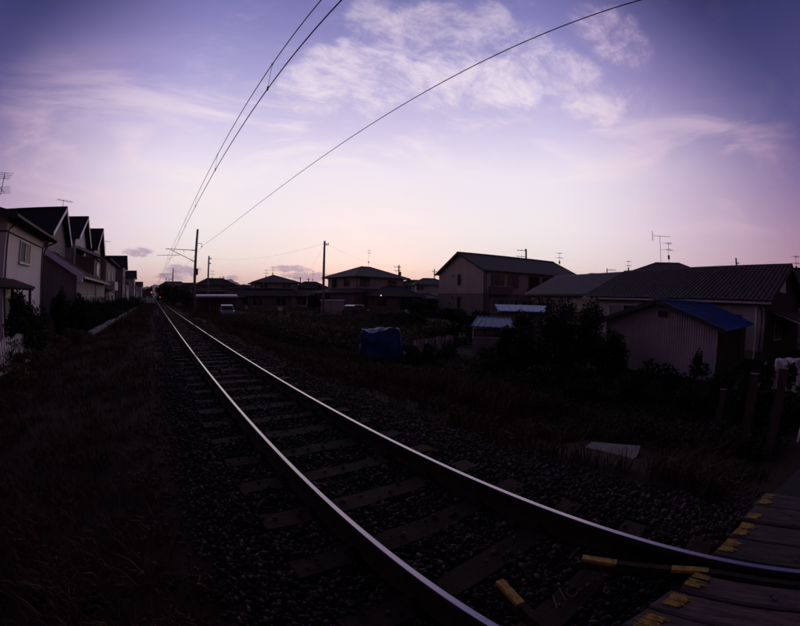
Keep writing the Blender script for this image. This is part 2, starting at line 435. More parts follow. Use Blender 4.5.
def rail_outline(cx, h=.153, head=.058):
    hw = head/2
    pts = [(.0635, 0), (.0635, .012), (.012, .030), (.008, .105), (hw, .116), (hw, h - .006), (hw - .006, h)]
    return [(cx + a, .005 + b) for a, b in pts] + [(cx - a, .005 + b) for a, b in reversed(pts)]
for cx in (XL, XR):
    r = MB().prism(rail_outline(cx), 'y', YA, YB).build('rail', M['rust'], track)
    MB().prism([(cx - .0175, .1585), (cx + .0185, .1585), (cx + .0170, .1605), (cx - .0160, .1605)], 'y', YA, YB).build('running_surface', M['polished'], r)

# sleepers, each one its own piece
sl_meshes = []
for k in range(4):
    mb = MB()
    n = 8; rs = np.random.default_rng(k)
    xs = np.linspace(-1.05, 1.05, n + 1)
    tops = [[(x, s*(.098 + rs.uniform(-.006, .006)), .000 + rs.uniform(-.012, .006)) for x in xs] for s in (-1, 1)]
    for i in range(n):
        a, b, c, d = tops[0][i], tops[0][i + 1], tops[1][i + 1], tops[1][i]
        vs = [(p[0], p[1], -.12) for p in (a, b, c, d)] + [a, b, c, d]
        mb.add(vs, [(4, 5, 6, 7), (0, 1, 5, 4), (2, 3, 7, 6)] + ([(3, 0, 4, 7)] if i == 0 else []) + ([(1, 2, 6, 5)] if i == n - 1 else []))
    sl_meshes.append(mb.mesh('sleeper', M['sleeper']))
fast = MB()
fast.box(-.10, .10, -.075, .075, 0, .014)
for s in (-1, 1):
    fast.box(s*.072 - .02, s*.072 + .02, -.05, .05, .0145, .034); fast.tube([(s*.074, 0, .03), (s*.074, 0, .065)], .014, 6)
fast_me = fast.mesh('rail_fastening', M['rust'])
SLEEP_Y = [1.78 + .60*k for k in range(-13, 150)]
for i, y in enumerate(SLEEP_Y):
    o = link('sleeper', sl_meshes[i % 4], track, (1.635 + random.uniform(-.03, .03), y, random.uniform(-.008, .004)), random.uniform(-.012, .012) + (math.pi if i % 3 == 0 else 0))
    if -1 < y < 16:
        for cx in (XL, XR):
            f = link('rail_fastening', fast_me, o); f.matrix_parent_inverse = Matrix(); 
            q = o.rotation_euler.z; dx, dy = cx - o.location.x, 0.0
            f.location = (math.cos(q)*dx, -math.sin(q)*dx, .004)
far = MB()
for k in range(150, 560): far.box(.585, 2.685, 1.78 + .6*k - .1, 1.78 + .6*k + .1, -.12, .016)
tag(far.build('far_sleepers', M['sleeper'], track), kind='stuff')

# guard rails inside the crossing: two old rails with ends bent inwards and painted yellow
def swept(name, pts, w, z0, z1, m, parent):
    mb = MB(); P = [Vector((a, b, 0)) for a, b in pts]; vs = []
    for i, p in enumerate(P):
        d = (P[min(i + 1, len(P) - 1)] - P[max(i - 1, 0)]).normalized(); s = Vector((d.y, -d.x, 0))
        q0, q1 = p - s*w/2, p + s*w/2
        vs += [(q0.x, q0.y, z0), (q1.x, q1.y, z0), (q1.x, q1.y, z1), (q0.x, q0.y, z1)]
    n = len(P); fs = [(0, 1, 2, 3), (4*n - 1, 4*n - 2, 4*n - 3, 4*n - 4)]
    for i in range(n - 1):
        for k in range(4): fs.append((4*i + k, 4*i + 4 + k, 4*i + 4 + (k + 1) % 4, 4*i + (k + 1) % 4))
    return mb.add(vs, fs).build(name, m, parent)
for gpts, tip in ((((1.855, .66), (1.93, .42), (2.00, .18), (2.065, -.03), (2.10, -.25), (2.105, -6.9)), 1),
                  (((1.375, .91), (1.30, .70), (1.24, .50), (1.19, .28), (1.165, .05), (1.165, -6.9)), 0)):
    gr = swept('guard_rail', gpts, .042, .06, .140, M['rust'], track)
    a, b = Vector(gpts[0]), Vector(gpts[1]); e = (b - a).normalized()
    t0, t1 = a - e*.004, a + e*.22
    swept('painted_tip', ((t0.x, t0.y), (t1.x, t1.y)), .046, .118, .1415, M['yellow'], gr)['label'] = 'worn yellow paint on the bent rail end'
    if tip:
        swept('painted_band', ((2.025, .10), (2.068, -.045), (2.088, -.15)), .046, .118, .1415, M['yellow'], gr)['label'] = 'worn yellow paint band'

# the wooden deck of the level crossing
deck = empty('crossing_deck', (2.2, -1.5, 0)); tag(deck, 'timber deck of the level crossing with worn yellow edge marks', 'crossing deck')
def edge_y(x): return .14 - (x - 1.46)*.335
def deck_plank(x0, x1, tz):
    y1a, y1b = edge_y(x0) + random.uniform(-.03, .03), edge_y(x1) + random.uniform(-.03, .03)
    ox, oy = 2.2, -1.5; n = 14; rs = np.random.default_rng(int(x0*1000))
    mb = MB(); vs = []; 
    for i in range(n + 1):
        f = i/n
        ya, yb = -6.5*(1 - f) + y1a*f, -6.5*(1 - f) + y1b*f
        wob = rs.uniform(-.005, .005, 4)
        za, zb = tz + wob[2] , tz + wob[3]
        vs += [(x0 - ox + .004 + wob[0], ya - oy, -.03), (x0 - ox + .006 + wob[0], ya - oy, za - .012), (x0 - ox + .022, ya - oy, za), (x1 - ox - .022, yb - oy, zb), (x1 - ox - .006 + wob[1], yb - oy, zb - .012), (x1 - ox - .004 + wob[1], yb - oy, -.03)]
    fs = [(0, 1, 2, 3, 4, 5), tuple(6*n + k for k in (5, 4, 3, 2, 1, 0))]
    for i in range(n):
        for k in range(5): fs.append((6*i + k, 6*i + 6 + k, 6*i + 7 + k, 6*i + 1 + k))
    p = mb.add(vs, fs).build('plank', M['plank'], deck)
    # worn yellow patch near the plank's end
    for k in range(2):
        if random.random() < .25 and k: continue
        cxp = x0 + (x1 - x0)*(.32 + .36*k + random.uniform(-.08, .08)); yl = edge_y(cxp) - .015
        w = (x1 - x0)*random.uniform(.26, .34); ns = 9; mk = MB()
        for q in range(ns):                                     # paint survives in streaks along the grain
            if random.random() < .07: continue
            xa = cxp - w/2 + w*q/ns; xb = xa + w/ns*random.uniform(.75, 1.25)
            ya = edge_y(xa) - .012 - abs(random.gauss(0, .007)); yb = ya - random.uniform(.10, .15)*(1 - .5*abs(q/ns - .45))
            mk.box(xa - ox, min(xb, x1 - .02) - ox, yb - oy, ya - oy, tz + .003, tz + .0075 + .0004*(q % 3))
        mk.build('yellow_mark', M['yellow'], p)
    # spike holes
    for k in range(3):
        hx, hy = random.uniform(x0 + .07, x1 - .07), random.uniform(-2.2, edge_y(x1) - .25)
        MB().tube([(hx - ox, hy - oy, tz + .0065), (hx - ox, hy - oy, tz + .0085)], .022, 9).build('bolt_head', M['dark'], p)
for x0, x1, tz in ((1.215, 1.42, .130), (1.425, 1.64, .136), (1.645, 1.85, .131), (1.855, 2.06, .134), (2.26, 2.53, .140), (2.535, 2.80, .134), (2.805, 3.09, .139), (3.095, 3.38, .130), (.72, 1.01, .135), (.42, .715, .13)):
    deck_plank(x0, x1, tz)

road = MB()
road.add([(-7, -6.4, .0 - .45), (.40, -6.4, .10), (.40, edge_y(.4) - .15, .10), (-.9, edge_y(-.9) - .7, .02), (-7, -1.4, -.45)], [(0, 1, 2, 3, 4)])
road.add([(3.40, -6.4, .10), (9.5, -6.4, -.46), (9.5, -3.4, -.46), (3.40, edge_y(3.4) - .06, .10)], [(0, 1, 2, 3)])
tag(road.build('road', M['asphalt']), 'narrow asphalt road over the crossing', 'road', kind='structure')

# chalk numbers on a sleeper top, between the rails
host = min((o for o in track.children if o.name.startswith('sleeper')), key=lambda o: abs(o.location.y - .58))
def on_z(px, py, z): d = ray(px, py); return CAM + d*((z - CAM.z)/d.z)
strokes = [[(552.7, 595.4), (557.2, 608.2)], [(559, 587.5), (565.8, 600)], [(572 + 5.2*math.cos(a), 591 + 5.6*math.sin(a)) for a in np.linspace(0.3, 2*math.pi + .3, 14)]]
for s in strokes:
    pts = [on_z(a, b, .010) for a, b in s]
    mb = MB()
    for a, b in zip(pts, pts[1:]): mb.bar(a, b, .007, .003)
    me = mb.mesh('chalk_mark', M['chalk'])
    o = link('chalk_mark', me, host); o.matrix_parent_inverse = (Matrix.Translation(host.location) @ Matrix.Rotation(host.rotation_euler.z, 4, 'Z')).inverted()
    o['label'] = 'chalk number one one zero'

# ballast stones (uncountable): angular lumps
def stones(name, n, xr, yr, size, seed, zf):
    r = np.random.default_rng(seed)
    ico = np.array([(x_, y_, z_) for z_ in (-.7, .7) for y_ in (-1, 1) for x_ in (-1, 1)])*.72
    fi = np.array([(0, 2, 3), (0, 3, 1), (4, 5, 7), (4, 7, 6), (0, 1, 5), (0, 5, 4), (2, 6, 7), (2, 7, 3), (0, 4, 6), (0, 6, 2), (1, 3, 7), (1, 7, 5)])
    x = r.uniform(*xr, n); y = yr[0] + (yr[1] - yr[0])*r.uniform(0, 1, n)**1.35
    keep = zf(x, y) > -9
    x, y = x[keep], y[keep]; n = len(x); z = zf(x, y)
    sz = size*r.uniform(.55, 1.35, n)
    v = ico[None]*r.uniform(.45, 1.35, (n, 8, 3))*r.uniform(.6, 1.3, (n, 1, 3))
    q = r.normal(size=(n, 4)); q /= np.linalg.norm(q, axis=1)[:, None]; w_, a, b, c = q.T
    Rm = np.stack([1 - 2*(b*b + c*c), 2*(a*b - c*w_), 2*(a*c + b*w_), 2*(a*b + c*w_), 1 - 2*(a*a + c*c), 2*(b*c - a*w_), 2*(a*c - b*w_), 2*(b*c + a*w_), 1 - 2*(a*a + b*b)], -1).reshape(n, 3, 3)
    v = np.einsum('nij,nkj->nki', Rm, v)*sz[:, None, None]
    v += np.stack([x, y, z], -1)[:, None]
    F = (fi[None] + 8*np.arange(n)[:, None, None]).reshape(-1, 3)
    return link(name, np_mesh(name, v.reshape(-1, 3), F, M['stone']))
def zf(x, y):
    base = np.interp(x, [-.6, -.1, .4, .6, 2.7, 2.9, 3.45, 4.1], [-.12, -.09, -.03, -.02, -.02, -.03, -.10, -.19])
    z = base + rng.uniform(-.035, .02, len(x))
    ph = np.abs(((y - 1.78)/.6 + .5) % 1 - .5)*.6
    on = (ph < .115) & (x > .57) & (x < 2.70)
    z = np.where(on & (rng.uniform(size=len(x)) > .22), -99, np.where(on, .012 + .006*rng.uniform(-1, 1, len(x)), z))
    rail = (np.abs(x - XL) < .09) | (np.abs(x - XR) < .09)
    z = np.where(rail, -99, z)
    z = np.where((y < edge_y(x) + .06) & (x > .38), -99, z)
    edge = np.clip(np.minimum((x + .55)/.9, (4.25 - x)/.8), 0, 1)
    return np.where(rng.uniform(size=len(x)) > edge, -99, z)
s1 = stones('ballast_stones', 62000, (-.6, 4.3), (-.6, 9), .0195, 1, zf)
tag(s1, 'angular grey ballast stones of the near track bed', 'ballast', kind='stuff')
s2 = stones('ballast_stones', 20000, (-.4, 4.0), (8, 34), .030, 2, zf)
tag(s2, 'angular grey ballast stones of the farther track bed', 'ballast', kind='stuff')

# ------------------------------------------------------------------ overhead line
def catenary_pole(y, label, top=8.5, x=4.56):
    p = empty('catenary_pole', (x, y, -.25)); tag(p, label, 'pole', 'catenary poles along the track')
    MB().tube([(0, 0, -.2), (0, 0, 4), (.04, 0, top + .25)], [.175, .155, .115], 12).build('mast', M['pole'], p, smooth=True)
    # hinged cantilever: horizontal tube, diagonal strut, registration arm
    z1 = 6.30 + .25
    MB().tube([(-.12, 0, z1), (-3.35, 0, z1 + .06)], .032, 8).build('top_tube', M['dark'], p)
    MB().tube([(-.12, 0, z1 - 1.15), (-2.75, 0, z1 - .03)], .030, 8).build('diagonal_strut', M['dark'], p)
    MB().tube([(-1.75, 0, z1 - .52), (-4.3, 0, z1 - .62)], .022, 8).build('registration_tube', M['dark'], p)
    MB().tube([(-2.1, 0, z1 - .54), (-3.05, 0, 5.28 + .25)], .014, 6).build('steady_arm', M['dark'], p)
    MB().tube([(-1.3, 0, z1 - .38), (-1.35, 0, z1 + .02)], .015, 6).build('tie', M['dark'], p)
    for zz in (z1, z1 - 1.15):
        i = MB()
        for k in range(5): i.tube([(-.16 - k*.07, 0, zz + (k*.03 if zz < z1 else 0)), (-.20 - k*.07, 0, zz + (k*.03 if zz < z1 else 0))], .065, 10)
        i.build('insulator', M['trim'], p)
    b = MB(); b.tube([(.1, 0, 7.28), (.62, 0, 7.28), (.62, 0, 7.02)], .028, 6)
    b.tube([(.62, 0, 7.02), (.62, 0, 6.88)], .055, 8); b.build('feeder_bracket', M['dark'], p)
    MB().box(.13, .33, -.12, .12, 4.0, 4.65).build('junction_box', M['dark'], p)
    MB().box(-.19, .19, -.19, .19, 3.2, 3.28).build('band', M['steel'], p)
    return p
catenary_pole(41.0, 'tall near catenary pole with bracket arm right of the rails')
catenary_pole(88.0, 'smaller second catenary pole farther down the rails', 7.6)
catenary_pole(135.0, 'tiny third catenary pole at the far end of the rails', 7.6)

def wire(name, label, pts, r, group=None, cat='wire'):
    o = MB().tube(pts, r, 6).build(name, M['wire'], smooth=True); tag(o, label, cat, group); return o
def span(p, q, sag, n=24):
    p, q = Vector(p), Vector(q)
    return [p.lerp(q, t) - Vector((0, 0, sag*4*t*(1 - t))) for t in np.linspace(0, 1, n)]
spans = ((-6.0, 41.0), (41.0, 88.0), (88.0, 135.0))
sx = {-6.0: 1.50, 41.0: 1.72, 88.0: 1.5, 135.0: 1.72}
cw, ms = [], []
for a, b in spans:
    cw += span((sx[a], a, 5.28), (sx[b], b, 5.28), .05)[0 if not cw else 1:]
    ms += span((sx[a], a, 6.28), (sx[b], b, 6.28), .62)[0 if not ms else 1:]
contact = wire('contact_wire', 'lower overhead contact wire above the rails with hanger clips', cw, .011)
mess = wire('messenger_wire', 'upper overhead wire running above the contact wire', ms, .0095)
def y_at(pts, y):
    for p, q in zip(pts, pts[1:]):
        if p.y <= y <= q.y: return p.lerp(q, (y - p.y)/(q.y - p.y))
for k, y in enumerate(np.arange(-4.0, 100, 5.0)):
    a, b = y_at(ms, y), y_at(cw, y)
    h = MB(); h.tube([a, b], .004, 4); h.tube([b - Vector((0, 0, .03)), b + Vector((0, 0, .05))], .018, 6); h.tube([a - Vector((0, 0, .02)), a + Vector((0, 0, .02))], .016, 6)
    o = h.build('hanger', M['wire'], contact)
fd = []
for a, b in spans: fd += span((5.34, a, 6.85), (5.34, b, 6.85), .45)[0 if not fd else 1:]
wire('feeder_wire', 'single feeder wire crossing the sky to the right of the track', fd, .0105)

# railway signal at the far end, red lamp lit
sg = empty('railway_signal', (-.55, 118, -.2)); tag(sg, 'railway signal glowing red at the far end of the track', 'signal')
MB().tube([(0, 0, 0), (0, 0, 4.6)], .07, 8).build('post', M['dark'], sg)
hd = MB(); hd.prism([(-.28, 2.2), (.28, 2.2), (.34, 2.6), (.34, 4.3), (.22, 4.6), (-.22, 4.6), (-.34, 4.3), (-.34, 2.6)], 'y', -.16, -.06); hd = hd.build('signal_head', M['dark'], sg)
for zz, lit in ((4.1, 0), (3.55, 0), (2.85, 1)):
    MB().tube([(0, -.18, zz), (0, -.24, zz)], .17 if lit else .1, 12).build('lamp', M['red'] if lit else M['dark'], hd)
MB().bar((0, -.02, 2.1), (.0, -.5, 2.1), .5, .05).build('platform', M['dark'], sg)
xs = empty('crossing_signal', (3.4, 128, -.3)); tag(xs, 'distant crossing warning lights low beside the far track', 'signal')
MB().tube([(0, 0, 0), (0, 0, 3.2)], .06, 8).build('post', M['dark'], xs)
MB().bar((-1.1, -.1, 1.55), (1.1, -.1, 1.55), .1, .12).build('crossbar', M['dark'], xs)
for s in (-3.2, -1.9): pass
for s in (-1.0, 1.0): MB().tube([(s, -.16, 1.55), (s, -.22, 1.55)], .13, 10).build('lamp', M['redd'], xs)

# ------------------------------------------------------------------ utility poles, aerials
def utility_pole(px, ptop, dist, label, arms=(), r=.16, tfm=False):
    b = at(px, ptop, dist); h = b.z - GZ
    p = empty('utility_pole', (b.x, b.y, GZ)); tag(p, label, 'pole', 'utility poles among the houses')
    p.rotation_euler = (0, 0, -math.atan2(b.x, b.y))
    MB().tube([(0, 0, -.2), (0, 0, h*.5), (0, 0, h)], [r*1.15, r, r*.75], 10).build('mast', M['pole'], p, smooth=True)
    for dz, w, off in arms:
        a = MB(); a.bar((-w/2 + off, 0, h - dz), (w/2 + off, 0, h - dz), .09, .09)
        for s in (-1, 0, 1): a.tube([(off + s*w*.45, 0, h - dz + .04), (off + s*w*.45, 0, h - dz + .22)], .05, 6)
        a.build('crossarm', M['dark'], p)
    if tfm: MB().tube([(.3, 0, h - 2.3), (.3, 0, h - 1.5)], .22, 10).build('transformer', M['steel'], p)
    return p, Vector((b.x, b.y, b.z))
P1 = utility_pole(324.7, 241, 46, 'tall plain utility pole in the open field left of the hip-roofed house', [(.45, .5, .22)], .15)
P2 = utility_pole(209, 256, 66, 'utility pole just right of the near catenary pole', [(.5, .5, .2), (1.3, .4, .18)], .16)
P3 = utility_pole(399, 265, 84, 'utility pole with crossarm behind the hip-roofed house', [(.5, 1.5, -.3), (1.3, 1.3, -.3)], .17, True)
P4 = utility_pole(526, 249, 76, 'utility pole rising behind the long two-storey apartment roof', [(.3, 1.6, -.9), (1.5, 1.8, -.9)], .22)
P5 = utility_pole(434.5, 269, 82, 'thin utility pole at the left edge of the apartment block', [(.6, 1.0, 0)], .14)
P6 = utility_pole(300.5, 277, 110, 'short utility pole under the small dark cloud', [(.3, 2.0, -1.0)], .18)
P7 = utility_pole(308.5, 278, 118, 'short transformer pole beside another pole under the small cloud', [(.4, 1.2, 0)], .18, True)
P8 = utility_pole(607, 268.5, 80, 'small utility pole with one arm above the grey tiled roof', [(.3, 1.8, .9)], .14)
P9 = utility_pole(736, 258, 60, 'utility pole poking up behind the dark tiled ridge', [(.8, .5, .2)], .17)
P10 = utility_pole(183, 283, 150, 'far utility pole over the dark trees right of the track', [(.5, 1.6, 0)], .16)
P11 = utility_pole(169, 279, 170, 'tiny utility pole beside the far track', [(.5, 1.6, 0), (1.2, 1.4, 0)], .18)
wires = [(P1, P3, .2), (P1, P2, .3), (P5, P3, .8), (P3, P5, .3), (P5, P4, .6), (P6, P1, .4), (P8, P9, .5), (P2, P10, .6)]
for i, (a, b, dz) in enumerate(wires):
    txt = ['from the field pole to the right', 'from the field pole to the left', 'sagging beside the apartment', 'behind the hip-roofed house', 'behind the apartment roof', 'near the small dark cloud', 'over the dark tiled ridge', 'far right of the track'][i]
    wire('power_line', 'thin overhead power line ' + txt, span(a[1] - Vector((0, 0, dz)), b[1] - Vector((0, 0, dz)), 1.0 if i != 2 else 2.0, 14), .007, 'power lines')
E1 = azel(99.5, 52, 7.0)
wire('power_line', 'short sagging power line right of the pole behind the dark tiled ridge', span(P9[1] - Vector((0, 0, .9)), E1 - Vector((0, 0, 2.6)), .3, 10), .009, 'power lines')

def aerial(px, ptop, pbase, dist, label, kind=0, scale=1.0, turn=0.0):
    t, b = at(px, ptop, dist), at(px, pbase, dist); h = t.z - b.z + .25
    a = empty('tv_aerial', (b.x, b.y, b.z - .25), -math.atan2(b.x, b.y) + turn); tag(a, label, 'aerial', 'television aerials on roofs')
    MB().tube([(0, 0, 0), (0, 0, h)], .022*scale, 6).build('mast', M['dark'], a)
    L = 1.5*scale
    def yagi(z, L, w, n, ang=0.0):
        c, s = math.cos(ang), math.sin(ang)
        bo = MB().tube([(-L*.4*c, -L*.4*s, z), (L*.6*c, L*.6*s, z)], .016*scale, 5).build('boom', M['dark'], a)
        for k in range(n):
            u = -L*.38 + L*.96*k/(n - 1); ww = w*(1.15 - .5*k/(n - 1))
            MB().tube([(u*c + s*ww/2, u*s - c*ww/2, z), (u*c - s*ww/2, u*s + c*ww/2, z)], .011*scale, 4).build('element', M['dark'], bo)
    if kind == 0: yagi(h - .04, L, .75*scale, 7)
    if kind in (1, 3):
        yagi(h - .05, L*.7, 1.0*scale, 4, 1.2); yagi(h - .75*scale, L*.8, 1.2*scale, 4, .9)
    if kind == 1:
        MB().box(-.12*scale, .12*scale, -.08, .08, h*.25, h*.25 + .45*scale).build('booster', M['dark'], a)
    if kind == 2:
        yagi(h - .03, L*1.35, .5*scale, 12)
        r = MB(); r.bar((-L*.55, 0, h - .5*scale), (-L*.55, 0, h + .45*scale), .03, .05)
        for dz in (-.42, -.2, .2, .42): r.tube([(-L*.55, -.32*scale, h + dz*scale), (-L*.55, .32*scale, h + dz*scale)], .016*scale, 4)
        r.build('reflector', M['dark'], a)
    return a
aerial(1.5, 174, 190, 20.5, 'aerial cut by the left picture edge above the nearest roof', 3, 1.0, .3)
aerial(62.5, 200, 208, 31, 'aerial on the first steep gabled roof at left', 0, 1.0, .4)
aerial(105, 241, 249, 50, 'small aerial on the long dark roof at left', 0, .9, .5)
aerial(368.5, 250, 266, 65, 'slim aerial on the peak of the big hip-roofed house', 1, .7)
aerial(266, 270, 279, 76, 'left aerial of the pair on the pyramid roof', 1, .85)
aerial(272.6, 267, 276, 76, 'right aerial of the pair on the pyramid roof peak', 1, .85)
aerial(212, 271, 281, 92, 'aerial on the roof beside the round treetop', 1, 1.0)
aerial(312.7, 271, 283, 95, 'aerial over the small roofs near the field pole', 1, .9)
aerial(559.5, 253, 266, 66, 'aerial at the right end of the apartment roof', 1, 1.1)
aerial(628.5, 261, 272, 58, 'small aerial left of the hipped roof behind the dark tiles', 1, .9)
aerial(661, 236, 264, 50, 'tall mast aerial with long boom on the hipped roof', 2, 1.25, .25)
aerial(669, 243, 263, 53, 'twin-boom aerial standing right of the tall mast aerial', 1, 1.2)
aerial(796.5, 256, 272, 34, 'aerial at the right picture edge', 1, .75)

# ------------------------------------------------------------------ buildings
_win = {}
def window(parent, face, u, z, w, h, L, W, style='slide', frame='frame', panes=('glass', 'glass')):
    """one window (frame ring, mullion) on a wall of a house, its panes as sub-parts"""
    key = (w, h, style, frame)
    if key not in _win:
        f = MB(); b = .055
        f.box(-w/2, w/2, -.09, .01, -h/2, -h/2 + b); f.box(-w/2, w/2, -.09, .01, h/2 - b, h/2)
        f.box(-w/2, -w/2 + b, -.088, .008, -h/2 + b, h/2 - b); f.box(w/2 - b, w/2, -.088, .008, -h/2 + b, h/2 - b)
        f.box(-w/2 - .04, w/2 + .04, -.12, .0, -h/2 - .05, -h/2 - .002)
        if style in ('slide', 'grid'): f.box(-.03, .03, -.084, .006, -h/2 + b, h/2 - b)
        if style == 'grid': f.box(-w/2 + b, w/2 - b, -.08, .004, -.02, .02)
        _win[key] = f.mesh('window', M[frame])
    rz = {'-y': 0, '+y': math.pi, '+x': math.pi/2, '-x': -math.pi/2}[face]
    loc = {'-y': (u, -W/2 - .002, z), '+y': (u, W/2 + .002, z), '+x': (L/2 + .002, u, z), '-x': (-L/2 - .002, u, z)}[face]
    o = link('window', _win[key], parent, loc, rz)
    n = 1 if style == 'single' else 2
    for k in range(n):
        kp = (w, h, n, k, panes[k % len(panes)])
        if kp not in _win:
            x0, x1 = (-w/2 + .05 + k*(w/2 - .05), -w/2 + .05 + (k + 1)*(w/2 - .05)) if n == 2 else (-w/2 + .05, w/2 - .05)
            _win[kp] = MB().box(x0 + .004, x1 - .004, -.045 - .012*k, -.03 - .012*k, -h/2 + .05, h/2 - .05).mesh('pane', M[panes[k % len(panes)]])
        link('pane', _win[kp], o)
    return o

def pantiles(parent, name, x0, x1, y_eave, z_eave, y_ridge, z_ridge, m, cw=.30, rh=.27):
    """one roof slope of curved clay tiles: columns of rolls, rows that overlap"""
    ls = math.hypot(y_ridge - y_eave, z_ridge - z_eave); nc, nr = int((x1 - x0)/cw), int(ls/rh)
    k = 6; xs = np.linspace(x0, x1, nc*k + 1); ss = []; hs = []
    for r in range(nr):
        ss += [r*rh, (r + .97)*rh]; hs += [.045, .008]
    ss = np.array(ss)*ls/(nr*rh); hs = np.array(hs)
    ph = (np.arange(len(xs)) % k)/k*2*math.pi
    wv = .032*np.maximum(np.cos(ph), -.35)
    dy, dz = (y_ridge - y_eave)/ls, (z_ridge - z_eave)/ls
    nyv, nzv = (-dz, dy) if dy > 0 else (dz, -dy)
    jit = rng.uniform(-.006, .006, (len(xs), len(ss)))
    H = wv[:, None] + hs[None] + jit
    X = np.repeat(xs[:, None], len(ss), 1)
    Y = y_eave + dy*ss[None] + nyv*H; Z = z_eave + dz*ss[None] + nzv*H
    I = np.arange(len(xs)*len(ss)).reshape(len(xs), len(ss))
    F = np.stack([I[:-1, :-1], I[1:, :-1], I[1:, 1:], I[:-1, 1:]], -1).reshape(-1, 4)
    return link(name, np_mesh(name, np.stack([X, Y, Z], -1).reshape(-1, 3), F, m), parent)

def house(name, label, c, az, L, W, eave, peak, roof='gable', wall='cream', rm='roofd', over=.55, wins=(), base=GZ, split=None, trim=None,
          gutter='dark', rl=None, tiles=None, group=None, cat='house', plinth=True, skirt=None, t=.14):
    """eave, peak: heights of roof edge at the wall line and of the ridge, above the base; az: azimuth of the ridge"""
    h = empty(name, (c[0], c[1], base), R(90 - az)); tag(h, label, cat, group)
    s = (peak - eave)/(W/2); ze = eave - s*over
    z0 = 0.0
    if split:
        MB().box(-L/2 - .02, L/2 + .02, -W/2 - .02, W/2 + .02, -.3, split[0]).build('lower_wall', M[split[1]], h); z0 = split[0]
    w = MB()
    if roof == 'gable': w.prism([(-W/2, z0 if split else -.3), (W/2, z0 if split else -.3), (W/2, eave), (0, peak), (-W/2, eave)], 'x', -L/2, L/2)
    else: w.box(-L/2, L/2, -W/2, W/2, z0 if split else -.3, eave - .02)
    w.build('wall', M[wall], h)
    if plinth and not split: MB().box(-L/2 - .03, L/2 + .03, -W/2 - .03, W/2 + .03, -.3, .38).build('plinth', M['concrete'], h)
    We, Le = W/2 + over, L/2 + over
    r = MB(); e = .012
    if roof == 'gable':
        for sg in (-1, 1):
            r.add([(x, y, z) for x in (-Le, Le) for y, z in ((0, peak + e), (sg*We, ze + e), (sg*We, ze + e + t), (0, peak + e + t))],
                  [(0, 1, 2, 3), (7, 6, 5, 4), (0, 4, 5, 1), (1, 5, 6, 2), (2, 6, 7, 3)])
        ro = r.build('roof', M[rm], h)
        MB().prism([(-.13, peak + t), (.13, peak + t), (.10, peak + t + .13), (-.10, peak + t + .13)], 'x', -Le - .01, Le + .01).build('ridge_cap', M[rm], ro)
        if trim:
            for x in (-Le - .022, Le + .022):
                for sg in (-1, 1):
                    MB().bar((x, 0, peak + .02 + t*.3), (x, sg*We, ze + .02 + t*.3), .04, .26).build('bargeboard', M[trim], ro)
    else:
        k = rl/2 if rl is not None else max(L/2 - W/2, .05)
        b = [(-Le, -We, ze), (Le, -We, ze), (Le, We, ze), (-Le, We, ze)]
        r.add(b + [(x, y, z + t) for x, y, z in b] + [(-k, 0, peak + t), (k, 0, peak + t)],
              [(3, 2, 1, 0), (0, 1, 5, 4), (1, 2, 6, 5), (2, 3, 7, 6), (3, 0, 4, 7), (4, 5, 9, 8), (5, 6, 9), (6, 7, 8, 9), (7, 4, 8)])
        ro = r.build('roof', M[rm], h)
        rc = MB()
        rc.tube([(-k, 0, peak + t + .03), (k, 0, peak + t + .03)], .11, 6)
        for sx_ in (-1, 1):
            for sy_ in (-1, 1): rc.tube([(sx_*k, 0, peak + t + .02), (sx_*Le, sy_*We, ze + t + .01)], .075, 6)
        rc.build('ridge_cap', M[rm], ro)
    if gutter:
        for sg in (-1, 1):
            gb = MB(); yo = sg*(We + .06)
            gb.prism([(yo - .06, ze + .12), (yo - .045, ze + .03), (yo + .045, ze + .03), (yo + .06, ze + .12)], 'x', -Le, Le)
            gb.build('gutter', M[gutter], ro)
    if tiles:
        for sg in (-1, 1):
            if tiles[1] in (sg, 0): pantiles(ro, 'tile_rows', -Le, Le, sg*(We + .04), ze + t + .03, sg*.06, peak + t + .03, M[tiles[0]])['kind'] = 'stuff'
    if gutter and L > 4 and roof == 'gable' or roof == 'hip':
        for sx_, sy_ in ((-1, -1), (1, -1), (-1, 1)):
            xx, yy = sx_*(L/2 - .18), sy_*(W/2 + .05)
            MB().tube([(xx, sy_*(We + .03), ze + .06), (xx, yy + sy_*.02, ze - .28), (xx, yy, ze - .6), (xx, yy, (skirt[3] + .1) if skirt else .05)], .04, 6).build('downpipe', M['frameb'], h)
        if not skirt:
            MB().box(L*.18, L*.18 + .78, -W/2 - .36, -W/2 - .06, .05, .62).build('air_conditioner', M['trim'], h)
            MB().box(-L/2 - .10, -L/2 - .002, W*.22, W*.22 + .3, 1.45, 1.9).build('meter_box', M['steel'], h)
    for wv in wins: window(h, wv[0], wv[1], wv[2], wv[3], wv[4], L, W, *(wv[5:] if len(wv) > 5 else ()))
    if skirt:
        L2, W2, z1, z2 = skirt
        MB().box(-L2/2, L2/2, -W2/2, W2/2, -.3, z1).build('ground_floor_wall', M[split[1] if split else wall], h)
        a, b = L2/2 + .5, W2/2 + .5
        lo = [(-a, -b, z1), (a, -b, z1), (a, b, z1), (-a, b, z1)]; hi = [(-L/2 + .1, -W/2 + .1, z2), (L/2 - .1, -W/2 + .1, z2), (L/2 - .1, W/2 - .1, z2), (-L/2 + .1, W/2 - .1, z2)]
        sk = MB(); sk.add([(x, y, z + .1) for x, y, z in lo] + lo + hi, [(4, 5, 6, 7)] + [(i, (i + 1) % 4, (i + 1) % 4 + 8, i + 8) for i in range(4)] + [(i + 4, (i + 1) % 4 + 4, (i + 1) % 4, i) for i in range(4)])
        sk.build('lower_roof', M[rm], h)
    return h

